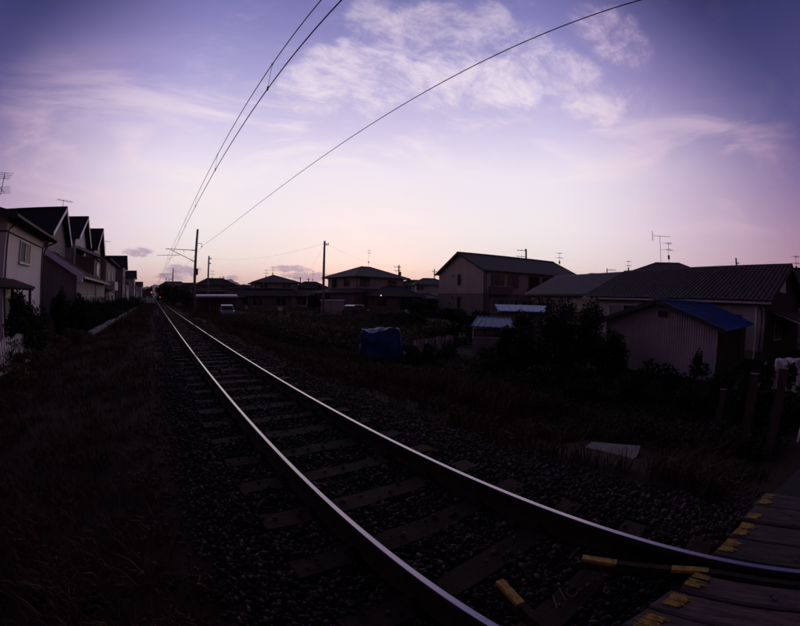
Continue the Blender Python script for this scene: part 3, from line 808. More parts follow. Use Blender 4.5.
# --- left row, from near to far -------------------------------------------------
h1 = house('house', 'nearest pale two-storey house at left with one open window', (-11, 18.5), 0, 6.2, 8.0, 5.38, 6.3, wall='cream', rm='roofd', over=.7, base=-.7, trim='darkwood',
           wins=[('-y', -.3, 4.25, 1.65, .95, 'slide', 'frame', ('dark', 'curtain'))])  # dark matte pane stands in for the unlit interior of the open half
band = MB(); band.box(-3.13, 3.13, -4.035, 4.035, 4.80, 4.86); band.build('wall_band', M['darkwood'], h1)
dp = MB(); dp.tube([(3.5, -4.62, 5.12), (3.25, -4.15, 4.95), (3.22, -4.09, 4.6), (3.22, -4.09, .1)], .045, 8); dp.build('downpipe', M['dark'], h1)
# lean-to porch roof in front of it, with rafters
pr = MB(); pr.slab([(-6.9, -4.03, 3.05), (-1.75, -4.03, 3.05), (-1.75, -5.25, 2.72), (-6.9, -5.25, 2.72)], .09); pr = pr.build('porch_roof', M['roofd'], h1)
for k in range(12): MB().bar((-6.75 + k*.44, -4.05, 2.92), (-6.75 + k*.44, -5.2, 2.60), .06, .09).build('rafter', M['darkwood'], pr)
for k in (-6.7, -4.3, -1.95): MB().box(k - .06, k + .06, -5.1, -4.98, -.2, 2.63).build('porch_post', M['darkwood'], h1)
MB().box(-2.9, -1.9, -4.06, -4.02, .1, 2.3).build('sliding_door', M['frameb'], h1)

def row_house(label, X0, Y, zp, ze, depth=7.2, w=5.6, trim='trim', wall='grey', wins=(), group='gabled houses in a row at left'):
    return house('house', label, (X0 - depth/2, Y), 90, depth, w, ze - GZ + .5*(zp - ze)/(w/2 + .5), zp - GZ, wall=wall, rm='roofd', over=.5, trim=trim, wins=wins, group=group)
h2 = row_house('first steep gabled house at left, white bargeboard, lean-to roof in front', -8.15, 29.2, 7.75, 5.45, wins=[('-y', .4, 4.6, 1.1, 1.2), ('+x', 0, 4.9, 1.5, 1.1)])
h3 = row_house('second steep gabled house at left with projecting upper bay', -7.45, 35.8, 8.3, 6.1, wins=[('-y', 1.6, 5.6, .9, 1.3), ('+x', -.9, 5.2, .8, 1.1)], wall='white')
h4 = row_house('third steep gabled house at left with white bargeboard', -7.0, 44.2, 8.6, 6.1, wins=[('-y', 1.4, 5.2, 1.2, 1.2), ('+x', .3, 5.0, 1.5, 1.2), ('+x', .2, 1.9, 1.7, 1.8)], wall='tan')
def lean_to(h, y0, y1, x0, z0, x1, z1, wm):
    ox, oy = h.location.x, h.location.y
    MB().box(x0 - ox, x1 - .5 - ox, y0 + .35 - oy, y1 - .1 - oy, -.3, z1 - GZ + .12).build('lean_to_wall', M[wm], h)
    MB().prism([(x0 - ox, z1 - GZ + .1), (x1 - .5 - ox, z1 - GZ + .1), (x0 - ox, z0 - GZ - .06)], 'y', y0 + .36 - oy, y1 - .11 - oy).build('lean_to_gable', M[wm], h)
    r = MB(); r.slab([(x0 - ox, y0 - oy, z0 - GZ + .1), (x1 - ox, y0 - oy, z1 - GZ + .1), (x1 - ox, y1 - oy, z1 - GZ + .1), (x0 - ox, y1 - oy, z0 - GZ + .1)], .12); r = r.build('lean_to_roof', M['roofd'], h)
    MB().bar((x0 - ox, y0 - .03 - oy, z0 - GZ + .02), (x1 - ox + .02, y0 - .03 - oy, z1 - GZ + .02), .05, .32).build('bargeboard', M['trim'], r)
    MB().box(x1 - ox + .005, x1 - ox + .10, y0 - oy, y1 - oy, z1 - GZ - .06, z1 - GZ + .06).build('gutter', M['steel'], r)
    return r
r2 = lean_to(h2, 24.0, 32.5, -8.1, 4.5, -4.75, 2.72, 'grey')
MB().box(-5.15 - h2.location.x, -4.75 - h2.location.x, -.04 + 23.93 - 29.2, .2 + 23.93 - 29.2, 2.72 + .7 - .28, 2.72 + .7 + .14).build('eave_return', M['trim'], r2)
r3 = lean_to(h3, 32.62, 39.0, -7.4, 3.9, -4.75, 2.72, 'grey')
for (h, y0, n) in ((h2, 25.4, 3), (h3, 33.6, 2)):
    for k in range(n):
        o = window(h, '+x', 0, 1.75, 1.5, 1.2, 0, 0, 'slide', 'frame', ('glassf', 'curtain') if k == 1 else ('glassf', 'glass'))
        o.location = (-5.25 - h.location.x + .004, y0 + .9 + k*2.3 - h.location.y, 1.75)
ox, oy = h3.location.x, h3.location.y
MB().box(-7.44 - ox, -5.6 - ox, 33.75 - oy, 37.8 - oy, 3.45, 5.55).build('bay_wall', M['brown'], h3)
rb = MB().slab([(-7.44 - ox, 33.4 - oy, 6.4), (-5.1 - ox, 33.4 - oy, 5.6), (-5.1 - ox, 38.1 - oy, 5.6), (-7.44 - ox, 38.1 - oy, 6.4)], .12).build('bay_roof', M['roofd'], h3)
MB().bar((-7.42 - ox, 33.37 - oy, 6.34), (-5.08 - ox, 33.37 - oy, 5.54), .05, .22).build('bargeboard', M['trim'], rb)
o = window(h3, '+x', 0, 4.6, 1.6, 1.0, 0, 0); o.location = (-5.6 - ox + .004, 35.7 - oy, 4.6)
h5 = house('house', 'long dark-roofed house at left with an upper balcony', (-9.7, 55.3), 0, 13, 6.4, 6.9, 8.4, wall='grey', rm='roofd', over=.6,
           wins=[('-y', -3.5, 4.6, 1.6, 1.6), ('-y', 1, 4.6, 1.6, 1.6), ('-y', -3, 1.6, 1.8, 1.8), ('-y', 2, 1.6, 1.8, 1.8), ('-x', -1.5, 4.8, .9, 1.1)], group='gabled houses in a row at left')
bal = MB(); bal.box(-5.2, -.6, -4.4, -3.22, 3.05, 3.2); bal.box(-5.2, -.6, -4.4, -4.3, 3.2, 4.1); bal.box(-5.2, -5.1, -4.3, -3.22, 3.2, 4.1); bal.build('balcony', M['white'], h5)
po = MB().slab([(-6.4, -3.2, 3.3), (-5.4, -3.2, 3.3), (-5.4, -4.9, 2.6), (-6.4, -4.9, 2.6)], .12).build('porch_roof', M['roofg'], h5)
h6 = row_house('tall plain gabled house at left beyond the long dark roof', -5.7, 70.5, 8.25, 6.2, 8, 5.5, None, 'grey', [('+x', -.8, 4.9, 1.4, 1.3), ('+x', .9, 1.8, 1.6, 1.8), ('-y', 1.5, 4.8, 1.2, 1.2)])
h6b = house('house', 'low grey house squeezed between taller houses at left', (-8.6, 83), 0, 8, 5.5, 4.9, 6.2, wall='white', rm='roofg', over=.5, wins=[('-y', 0, 4.0, 1.6, 1.2), ('-y', -2, 1.6, 1.6, 1.6)], group='gabled houses in a row at left')
h7 = row_house('far gabled house at left, second last clear roof step', -5.4, 106, 7.9, 6.0, 8, 6.0, None, 'white', [('+x', -.8, 4.6, 1.5, 1.3), ('+x', 1, 1.8, 1.6, 1.8)])
h8 = house('house', 'small distant house at left before the signal', (-9, 135), 0, 11, 6, 6.0, 7.6, wall='grey', rm='roofd', wins=[('-y', -2, 4.4, 1.6, 1.2), ('-y', 2, 4.4, 1.6, 1.2)], group='gabled houses in a row at left')
h9 = row_house('more distant gabled house at left, low against the hills', -5.2, 168, 7.2, 5.4, 9, 8, None, 'white', [('+x', 0, 4.4, 1.6, 1.2)])
h10 = house('house', 'farthest house at left end of the row near the vanishing rails', (-9, 215), 0, 24, 7, 5.2, 7.4, wall='grey', rm='roofg', wins=[('-y', 0, 4, 1.6, 1.2)], group='gabled houses in a row at left')

# --- right side: tiled houses, shed ---------------------------------------------
dk = house('house', 'low house with a dark curved-tile roof behind the tin shed', (25.95, 3.54), 23, 13.2, 7.8, 2.77, 4.5, wall='tin', rm='tile', over=.6, tiles=('tile', 0), gutter='tin',
           wins=[('+y', -4.6, 1.55, 1.1, .9, 'slide', 'frameb'), ('+y', .8, 1.4, 2.4, 1.7, 'grid', 'frame'), ('+y', 3.7, 1.4, 2.6, 1.7, 'grid', 'frame', ('glassf', 'glass')), ('-x', 1.4, 1.5, 1.5, 1.3)])
MB().tube([(-6.68, 3.98, 2.5), (-6.68, 3.98, 0)], .05, 8).build('downpipe', M['dark'], dk)
MB().tube([(-6.1, 3.98, 2.5), (-6.1, 3.98, 0)], .045, 8).build('downpipe', M['trim'], dk)
MB().prism([(-3.8, 0), (3.8, 0), (3.8, 2.74), (0, 4.42), (-3.8, 2.74)], 'x', -6.66, -6.61).build('gable_cladding', M['darkwood'], dk)
MB().prism([(.1, 3.2), (1.5, 3.2), (1.5, 3.62), (.1, 4.25)], 'x', -6.72, -6.665).build('gable_panel', M['trim'], dk)
pc = MB().slab([(-6.5, 3.2, 2.35), (-9.2, 3.2, 1.75), (-9.2, -2.6, 1.75), (-6.5, -2.6, 2.35)], .08).build('side_canopy', M['roofg'], dk)
for y in (3.0, .3, -2.4): MB().bar((-6.6, y, 2.24), (-9.15, y, 1.64), .07, .10).build('rafter', M['trim'], pc)
for y in (3.0, -2.4): MB().box(-9.1, -9.0, y - .05, y + .05, 0, 1.66).build('canopy_post', M['darkwood'], dk)
lt = house('house', 'low house with a paler silver-tiled roof left of the dark tiles', (34.31, 15.58), 23, 11.3, 6.9, 3.04, 4.75, wall='tan', rm='tile2', over=.55, tiles=('tile2', 0),
           wins=[('+y', 3.5, 1.5, 1.8, 1.4), ('+y', -.5, 1.5, 1.8, 1.4)])
hp = house('house', 'two-storey hipped-roof house behind the dark tiles, aerials on its ridge', tuple(azel(77.2, 58).xy), -13, 14.0, 10.5, 5.85, 8.05, 'hip', 'grey', 'roofg', rl=3.9, wins=[('+y', -3, 4.5, 1.6, 1.3), ('+y', 3, 4.5, 1.6, 1.3)])
g1 = house('house', 'flat-looking dark roof between silver tiles and the hipped roof', tuple(azel(67.5, 62).xy), -20, 9, 8, 5.6, 6.6, 'hip', 'brown', 'roofd', rl=5, wins=[('+y', 0, 4.5, 1.6, 1.2)])
re = house('house', 'dark house at the right picture edge beyond the tiled roof', tuple(azel(107.2, 36).xy), 17, 11, 8, 4.25, 5.55, wall='brown', rm='roofd', over=.6, gutter='steel', wins=[('+y', 2, 2.9, 1.6, 1.3, 'slide', 'frameb'), ('+y', 4, 1.2, .9, 1.8, 'single', 'frameb')])

def corrugated(x0, x1, z0f, z1f, y, pitch=.095, depth=.022):
    """a folded sheet in the plane y = const; z1f(x) gives the top edge"""
    mb = MB(); n = int((x1 - x0)/pitch); vs = []; 
    for i in range(n*4 + 1):
        x = x0 + (x1 - x0)*i/(n*4); d = (0, 0, -depth, -depth)[i % 4]
        vs += [(x, y + d, z0f), (x, y + d, z1f(x))]
    mb.add(vs, [(2*i, 2*i + 2, 2*i + 3, 2*i + 1) for i in range(n*4)]); return mb
shc = Vector((13.08 + .986*3.2, 3.29 - .165*3.2, GZ))
sh = empty('tin_shed', shc, R(90 - 99.5)); tag(sh, 'corrugated tin shed with a blue sheet-metal roof at right', 'shed')
SL, SW, SE, SP = 6.2, 4.5, 1.70, 2.40
ss_ = (SP - SE)/(SW/2)
core = MB().prism([(-SW/2 + .04, -.2), (SW/2 - .04, -.2), (SW/2 - .04, SE - .02), (0, SP - .03), (-SW/2 + .04, SE - .02)], 'x', -SL/2 + .05, SL/2 - .05).build('frame_walls', M['darkwood'], sh)
fr = corrugated(-SW/2, SW/2, -.1, lambda x: SP - abs(x)*ss_ - .015, 0)
fo = fr.build('gable_wall', M['tin'], sh, (-SL/2 + .02, 0, 0), -math.pi/2)
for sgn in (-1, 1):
    sw_ = corrugated(-SL/2, SL/2 - (.0 if sgn > 0 else 1.6), -.1, lambda x: SE - .03, 0).build('side_wall', M['tin'] if sgn > 0 else M['darkwood'], sh, (0, sgn*(SW/2 - .015), 0), 0 if sgn < 0 else math.pi)  # right side: its shadow is put into the colour, dark material over the tin
MB().box(SL/2 - 1.55, SL/2 - .1, -SW/2 - .02, -SW/2 + .02, 0, SE - .1).build('side_door', M['darkwood'], sh)
MB().box(-SL/2 - .03, -SL/2 + .05, SW/2 - .05, SW/2 + .02, -.1, SE - .05).build('corner_trim', M['tin'], sh)
MB().box(-SL/2 - .03, -SL/2 + .05, -SW/2 - .02, -SW/2 + .05, -.1, SE - .05).build('corner_trim', M['tin'], sh)
ov = .38
for sg in (-1, 1):
    ye, zee = sg*(SW/2 + ov), SE - ss_*ov
    sl_ = MB().slab([(-SL/2 - ov, 0, SP + .06), (SL/2 + ov, 0, SP + .06), (SL/2 + ov, ye, zee + .06), (-SL/2 - ov, ye, zee + .06)], .05).build('roof_slope', M['blue'] if sg < 0 else M['roofd'], sh)
    for k in range(18):
        x = -SL/2 - ov + .06 + k*(SL + 2*ov - .12)/17
        MB().bar((x, 0, SP + .075), (x, ye, zee + .075), .03, .04).build('seam', M['blue'] if sg < 0 else M['roofd'], sl_)
    MB().bar((-SL/2 - ov - .02, 0, SP + .02), (-SL/2 - ov - .02, ye, zee + .02), .03, .14).build('bargeboard', M['dark'], sl_)
MB().bar((-SL/2 - ov - .02, 0, SP + .095), (SL/2 + ov + .02, 0, SP + .095), .22, .05).build('ridge_cap', M['blue2'], sh)
MB().box(-SL/2 - .06, -SL/2 - .01, -.30, .05, 1.92, 2.10).build('vent', M['dark'], sh)

# --- the apartment block --------------------------------------------------------
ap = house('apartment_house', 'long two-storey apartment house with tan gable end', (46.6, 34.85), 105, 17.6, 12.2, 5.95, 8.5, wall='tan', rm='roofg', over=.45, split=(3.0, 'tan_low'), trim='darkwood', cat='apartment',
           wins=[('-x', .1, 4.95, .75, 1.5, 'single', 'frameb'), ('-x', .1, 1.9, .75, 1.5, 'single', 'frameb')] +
                [('-y', -8.8 + t, 4.7, w, hh, 'slide', 'frameb') for t, w, hh in ((2.0, 2.0, 1.5), (4.5, 1.7, 1.6), (8.2, 2.0, 1.7), (10.6, 1.7, 1.6), (13.2, 2.0, 1.6), (15.6, 1.6, 1.3))] +
                [('-y', -8.8 + t, 1.6, w, 1.7, 'slide', 'frame', ('glassf', 'glass')) for t, w in ((2.0, 2.0), (4.6, 1.7), (8.2, 2.0), (11, 1.7), (14, 2.0))])
for z in (4.95, 1.95): MB().tube([(-8.84, 1.9, z + .55), (-9.0, 1.9, z + .55)], .14, 10).build('vent_hood', M['steel'], ap)
for t0, t1 in ((.6, 3.6), (7.0, 9.6), (12.2, 14.4)):
    b = MB(); b.box(-8.8 + t0, -8.8 + t1, -7.2, -6.12, 3.0, 3.12); b = b.build('balcony', M['tan_low'], ap)
    MB().box(-8.8 + t0, -8.8 + t1, -7.2, -7.15, 3.12, 3.95).build('balcony_panel', M['brown'], b)
    for x in (-8.8 + t0, -8.8 + t1 - .05): MB().box(x, x + .05, -7.15, -6.12, 3.12, 3.95).build('balcony_panel', M['brown'], b)
    MB().box(-8.8 + t0, -8.8 + t1, -7.23, -7.12, 3.95, 4.02).build('handrail', M['frame'], b)
MB().box(-8.85, 8.85, -6.16, 6.16, 2.96, 3.06).build('belt_course', M['brown'], ap)
MB().tube([(-8.86, -6.0, 5.8), (-8.86, -6.0, 0)], .05, 8).build('downpipe', M['dark'], ap)

# --- the hip-roofed house in the middle and the houses around it -----------------
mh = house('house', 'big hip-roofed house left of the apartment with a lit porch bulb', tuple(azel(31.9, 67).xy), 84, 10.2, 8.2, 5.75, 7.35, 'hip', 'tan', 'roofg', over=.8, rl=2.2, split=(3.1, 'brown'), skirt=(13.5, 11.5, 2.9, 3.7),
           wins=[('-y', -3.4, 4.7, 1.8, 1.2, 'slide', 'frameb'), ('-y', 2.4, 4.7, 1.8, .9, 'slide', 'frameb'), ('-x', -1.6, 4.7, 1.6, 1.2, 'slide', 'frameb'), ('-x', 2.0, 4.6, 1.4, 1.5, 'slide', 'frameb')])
an = house('house', 'single-storey brown annex in front of the big hip-roofed house', tuple(azel(36.0, 59).xy), 118, 7.5, 4.6, 2.7, 3.9, 'hip', 'brown', 'roofg', over=.6, rl=2.0, wins=[('-y', 1.6, 1.5, 1.8, 1.7, 'slide', 'frameb'), ('-y', -2.0, 1.6, 1.4, 1.0, 'slide', 'frameb')])
lamp = empty('porch_light', (0, 0, 0)); tag(lamp, 'small lit porch bulb on the brown annex wall', 'lamp')
pp = at(381, 295.5, 55.9); lamp.location = pp
MB().box(-.05, .05, .05, .5, -.05, .12).build('bracket', M['dark'], lamp)
bb = MB(); bb.tube([(0, 0, -.12), (0, 0, -.05), (0, 0, .05), (0, 0, .10)], [.04, .09, .09, .05], 10); bb.build('bulb', M['bulb'], lamp)
lamp.rotation_euler = (0, 0, -math.atan2(pp.x, pp.y))

hb = 'houses across the field'
def far_house(label, a, dist, orient, L, W, eave, peak, roof, wall, rm, wins=(), rl=None, **kw):
    return house('house', label, tuple(azel(a, dist).xy), orient, L, W, eave, peak, roof, wall, rm, rl=rl, wins=wins, group=hb, **kw)
W2 = [('-y', -2.4, 4.4, 1.6, 1.2), ('-y', 2.0, 4.4, 1.6, 1.2), ('-y', -1.5, 1.5, 2.2, 1.7), ('-x', 0, 4.3, 1.2, 1.1)]
W1 = [('-y', -2.0, 1.5, 1.8, 1.5), ('-y', 1.8, 1.5, 1.8, 1.5)]
far_house('pyramid-roofed house with two aerials across the field', 18.2, 77, 100, 8.4, 8.0, 4.9, 6.25, 'hip', 'tan', 'roofg', W2, rl=.3, skirt=(11, 10, 2.6, 3.4))
far_house('dark low-roofed house in front of the pyramid roof', 17.6, 64, 104, 7, 5, 2.4, 3.3, 'gable', 'brown', 'roofd', W1)
far_house('dark two-level house with a treetop at its roof, right of the catenary pole', 9.4, 95, 96, 9.5, 7, 4.9, 6.3, 'hip', 'grey', 'roofd', W2, rl=4, skirt=(13, 9, 2.6, 3.3))
far_house('low pale-roofed shed between dark houses', 13.6, 72, 112, 5, 4.5, 2.2, 3.4, 'gable', 'grey', 'roofg', W1)
far_house('small dark house left of the field pole', 23.7, 92, 105, 7.5, 6, 4.3, 5.6, 'hip', 'white', 'roofd', W2, rl=3)
far_house('low gabled house behind the field pole', 24.4, 74, 125, 5.5, 5, 2.5, 3.5, 'gable', 'white', 'roofg', W1)
far_house('grey house with flat dark roof line far across the field', 21.6, 104, 110, 6.5, 6, 4.4, 5.2, 'hip', 'grey', 'roofd', W2, rl=4)
far_house('pale house with balcony just left of the apartment', 41.2, 78, 118, 6.0, 6.2, 5.0, 6.1, 'hip', 'white', 'roofg', W2, rl=2.5)
far_house('pale house right behind the big hip-roofed house', 38.9, 84, 120, 6.8, 6, 4.9, 6.0, 'hip', 'white', 'roofd', W2, rl=2.5)
far_house('small flat-roofed house in the gap beside the apartment', 40.6, 62, 122, 4.4, 3.6, 2.3, 2.8, 'hip', 'grey', 'roofg', [('-y', 0, 1.4, 1.8, 1.6)], rl=1.5)
far_house('block-like dark house right of the far track', 3.1, 96, 95, 6.0, 8, 4.6, 5.5, 'hip', 'brown', 'roofd', W1, rl=4)
far_house('far grey house between the track and the catenary pole', 5.3, 120, 95, 8, 7, 4.6, 6.0, 'hip', 'grey', 'roofd', W2, rl=3)
far_house('distant house roof over the low pale shed', 14.4, 118, 100, 9, 7, 4.0, 5.4, 'gable', 'grey', 'roofd', W2)
far_house('farther grey roof showing behind the apartment ridge end', 62.3, 95, 100, 8, 7, 5.4, 6.6, 'gable', 'grey', 'roofg', W2)
for h in [o for o in bpy.data.objects if o.get('label') == 'pale house with balcony just left of the apartment']:
    b = MB(); b.box(-2.6, 2.6, -4.2, -3.1, 2.8, 2.95); b.box(-2.6, 2.6, -4.2, -4.12, 2.95, 3.8); b.build('balcony', M['white'], h)

# carport with a long pale roof, storage box in the field
cp = empty('carport', azel(9.7, 58, GZ), R(-9.7)); tag(cp, 'carport with a long pale roof behind the catenary pole', 'carport')
MB().slab([(-3.2, -1.8, 2.28), (3.2, -1.8, 2.28), (3.2, 2.2, 2.55), (-3.2, 2.2, 2.55)], .09).build('roof', M['trim'], cp)
MB().box(-3.25, 3.25, -1.88, -1.80, 2.15, 2.36).build('fascia', M['trim'], cp)
for x in (-3.0, -1.0, 1.0, 3.0):
    for y in (-1.6, 2.0): MB().box(x - .05, x + .05, y - .05, y + .05, 0, 2.24).build('post', M['steel'], cp)
MB().box(-3.1, 3.1, 2.25, 2.32, 0, 2.3).build('back_wall', M['brown'], cp)
st = empty('storage_shed', azel(27.0, 51, GZ), R(-27)); tag(st, 'low pale storage shed at the foot of the field pole', 'shed')
MB().box(-1.45, 1.45, -.8, .8, 0, 1.78).build('wall', M['white'], st)
MB().box(-1.58, 1.58, -.95, .95, 1.78, 1.92).build('roof', M['trim'], st)
for k in range(3): MB().box(-1.38 + k*.94, -.50 + k*.94, -.84, -.80, .12, 1.70).build('door_panel', M['tin'], st)

# --- small blue-roofed huts in the allotment ------------------------------------
hA = empty('garden_hut', azel(50.2, 15.2, GZ), R(-47)); tag(hA, 'small boarded garden hut with a deep blue sloping roof', 'hut')
MB().box(-.62, .72, -.55, .75, 0, 1.22).build('wall', M['tan_low'], hA)
for k in range(4): MB().box(-.64, .74, -.585, -.552, .06 + k*.19, .235 + k*.19).build('board', M['grey'], hA)
MB().box(-.66, .76, -.60, -.553, .84, .90).build('sill', M['tin'], hA)
for k in range(3):
    f = MB(); f.box(-.58 + k*.42, -.20 + k*.42, -.59, -.553, .93, 1.18); f = f.build('window', M['frameb'], hA)
    MB().box(-.55 + k*.42, -.23 + k*.42, -.594, -.588, .955, 1.155).build('pane', M['glassf'], f)
ra = MB().slab([(-.45, .85, 1.60), (.95, .85, 1.56), (.95, -.75, 1.28), (-.72, -.75, 1.31)], .05).build('roof', M['blue'], hA)
MB().bar((-.47, .86, 1.61), (.96, .86, 1.57), .05, .05).build('roof_edge', M['blue2'], ra)
for k in range(8):
    t = k/7; MB().bar((-.42 + 1.34*t, .84, 1.615 - .04*t), (-.69 + 1.6*t, -.74, 1.325 - .03*t), .025, .03).build('seam', M['blue'], ra)
hB = empty('garden_hut', azel(54.6, 23.0, GZ), R(-58)); tag(hB, 'wider garden hut with a pale blue roof behind the boarded hut', 'hut')
MB().box(-1.35, 1.35, -.8, 1.1, 0, 1.62).build('wall', M['brown'], hB)
rbb = MB().slab([(-1.65, 1.5, 2.02), (1.65, 1.5, 2.02), (1.55, -1.1, 1.70), (-1.1, -1.1, 1.70)], .05).build('roof', M['blue2'], hB)
for k in range(9): MB().bar((-1.6 + k*.4, 1.48, 2.035), (-1.05 + k*.325, -1.08, 1.715), .025, .03).build('seam', M['blue2'], rbb)

# ------------------------------------------------------------------ things in the allotment and yards
def tarp_stack(a, dist, label, m, sc=1.0):
    c = azel(a, dist); c.z = gz(c.x, c.y); t = empty('tarp_stack', c, R(-a)); tag(t, label, 'tarpaulin'); t.scale = (sc, sc, sc)
    # timber stack below
    for k in range(4): MB().box(-.55, .55, -.40, .40, .02 + k*.24, .24 + k*.24).build('timber', M['darkwood'], t)
    nx_, ny_ = 46, 42; xs = np.linspace(-1.80, 1.80, nx_); ys = np.linspace(-1.62, 1.62, ny_); vs = []
    for x in xs:
        for y in ys:
            ax, ay = min(max(x, -.66), .66), min(max(y, -.5), .5)
            dx, dy = abs(x) - .66, abs(y) - .5
            drop = max(dx, 0) + max(dy, 0)*.95
            z = 1.16 - min(drop, 1.12)*1.0
            z += .06*math.sin(4.3*x + 2*y + .7) + .04*math.sin(7*y - 5*x) + .025*math.sin(13*x + 6*y) - .09*max(0, 1 - abs(x - .05)/.5)*(1 if drop <= 0 else .4)
            fl = .10*min(drop, 1.1)
            ax += math.copysign(fl, x) if dx > 0 else .0; ay += math.copysign(fl, y) if dy > 0 else .0
            ax += (.03*math.sin(11*y + 3*z) + .03*math.sin(5*y - 6*z))*(dx > 0); ay += (.05*math.sin(8*x + 3*z) + .035*math.sin(15*x - 5*z) + .05*math.sin(2.7*x + 7*z))*(dy > 0)
            vs.append((ax, ay, max(z, .06 + .05*math.sin(4*x + 1) + .03*math.sin(9*x))))
    fs = [(i*ny_ + j, (i + 1)*ny_ + j, (i + 1)*ny_ + j + 1, i*ny_ + j + 1) for i in range(nx_ - 1) for j in range(ny_ - 1)]
    o = MB().add(vs, fs).build('tarpaulin', M[m], t, smooth=True)
    md = o.modifiers.new('thick', 'SOLIDIFY'); md.thickness = .006
    MB().tube([(-.72, -.60, .75), (0, -.66, .70), (.72, -.60, .76)], .010, 5).build('rope', M['darkwood'], o)
tarp_stack(34.3, 14.4, 'stack under a blue tarpaulin in the allotment', 'tarp')
tarp_stack(97.9, 12.0, 'heap under a white plastic sheet behind leaves at the right edge', 'plastic', .76)

# white plastic sheeting staked along a vegetable bed
A, B = azel(38.8, 14.8, 0), azel(45.0, 17.0, 0)
pf = empty('sheet_fence', (A.x, A.y, GZ)); tag(pf, 'strip of white plastic sheeting staked beside the vegetable bed', 'plastic sheet')
nxp, nzp = 70, 8; vs = []; D_ = (B - A); Ln = D_.length; D_ = D_.normalized(); Nn = Vector((-D_.y, D_.x, 0))
for i in range(nxp):
    s = Ln*i/(nxp - 1)
    for j in range(nzp):
        zt = (.68 - .02*math.sin(s*2.1) - .015*math.sin(s*7))*j/(nzp - 1) + .02
        p = D_*s + Nn*(.05*math.sin(s*9 + j*.8) + .03*math.sin(s*23))
        vs.append((p.x, p.y, zt))
MB().add(vs, [(i*nzp + j, (i + 1)*nzp + j, (i + 1)*nzp + j + 1, i*nzp + j + 1) for i in range(nxp - 1) for j in range(nzp - 1)]).build('sheet', M['plastic'], pf, smooth=True)
for k in range(5):
    p = D_*(Ln*k/4) - Nn*.07; MB().tube([(p.x, p.y, -.1), (p.x, p.y, .85)], .02, 6).build('stake', M['darkwood'], pf)

def car(loc, rz, label, paint):
    c = empty('car', loc, rz); tag(c, label, 'car', 'parked cars')
    side = [(-1.68, .32), (-1.70, .62), (-1.62, .86), (-.95, .95), (-.50, 1.40), (-.1, 1.50), (1.05, 1.48), (1.42, 1.38), (1.66, .95), (1.70, .55), (1.66, .32)]
    b = MB(); n = len(side)
    prof = [(-.72, .88), (-.76, 1.0), (.76, 1.0), (.72, .88)]
    vs = []
    for y, k in ((-.74, .9), (-.70, 1.0), (.70, 1.0), (.74, .9)):
        for x, z in side:
            w = 1.0 if z < .95 else 1.0 - (z - .95)*.28
            vs.append((x, y*w, z if k == 1.0 else z - (.03 if z > .9 else 0)))
    fs = [tuple(range(n)), tuple(range(4*n - 1, 3*n - 1, -1))]
    for a in range(3):
        for i in range(n): fs.append((a*n + i, a*n + (i + 1) % n, (a + 1)*n + (i + 1) % n, (a + 1)*n + i))
    body = b.add(vs, fs).build('body', paint, c)
    for s in (-1, 1):
        for x0, x1 in ((-.62, .18), (.26, 1.02)):
            yy = .665*s
            MB().add([(x0 + .12, yy*1.075, .98), (x1, yy*1.075, .98), (x1 - .02, yy*.985, 1.36), (x0 + .38 if x0 < 0 else x0 + .02, yy*.985, 1.36), (x0 + .12, yy*1.02, .98), (x1, yy*1.02, .98), (x1 - .02, yy*.93, 1.36), (x0 + .38 if x0 < 0 else x0 + .02, yy*.93, 1.36)],
                     [(0, 1, 2, 3), (7, 6, 5, 4), (0, 4, 5, 1), (1, 5, 6, 2), (2, 6, 7, 3), (3, 7, 4, 0)]).build('side_window', M['glass'], body)
        for x in (-1.08, 1.08):
            w = MB().tube([(x, s*.60, .29), (x, s*.755, .29)], .29, 16).build('wheel', M['rubber'], c)
            MB().tube([(x, s*.73, .29), (x, s*.765, .29)], .17, 12).build('rim', M['steel'], w)
        MB().box(-1.715, -1.66, s*.58 - .12, s*.58 + .12, .62, .76).build('headlight', M['frame'], c)
        MB().box(1.66, 1.715, s*.60 - .08, s*.60 + .08, .70, .92).build('tail_light', M['rust'], c)
    MB().add([(-.93, -.58, 1.0), (-.93, .58, 1.0), (-.55, .54, 1.38), (-.55, -.54, 1.38), (-.96, -.58, .985), (-.96, .58, .985), (-.58, .54, 1.365), (-.58, -.54, 1.365)], [(0, 1, 2, 3), (7, 6, 5, 4), (0, 4, 5, 1), (1, 5, 6, 2), (2, 6, 7, 3), (3, 7, 4, 0)]).build('windscreen', M['glass'], body)
    MB().box(-1.74, -1.66, -.66, .66, .30, .45).build('bumper', paint, c)
    return c
car(azel(30.6, 42, GZ), R(205), 'dark glossy car half hidden by crops in front of the hip-roofed house', M['card'])
car(azel(11.3, 43, GZ - .12), R(83), 'pale car parked below the long carport roof', M['cars'])

# concrete slab lying in the weeds right of the track
P = [on_z(a, b, -.30) for a, b in ((579, 450), (592, 440), (641, 444), (637, 455), (620, 463))]
SC = sum(P, Vector())/len(P)
cs = MB().slab([(p.x, p.y, -.325) for p in P], .12).build('concrete_slab', M['slab']); tag(cs, 'pale flat concrete slab lying in weeds right of the rails', 'slab')

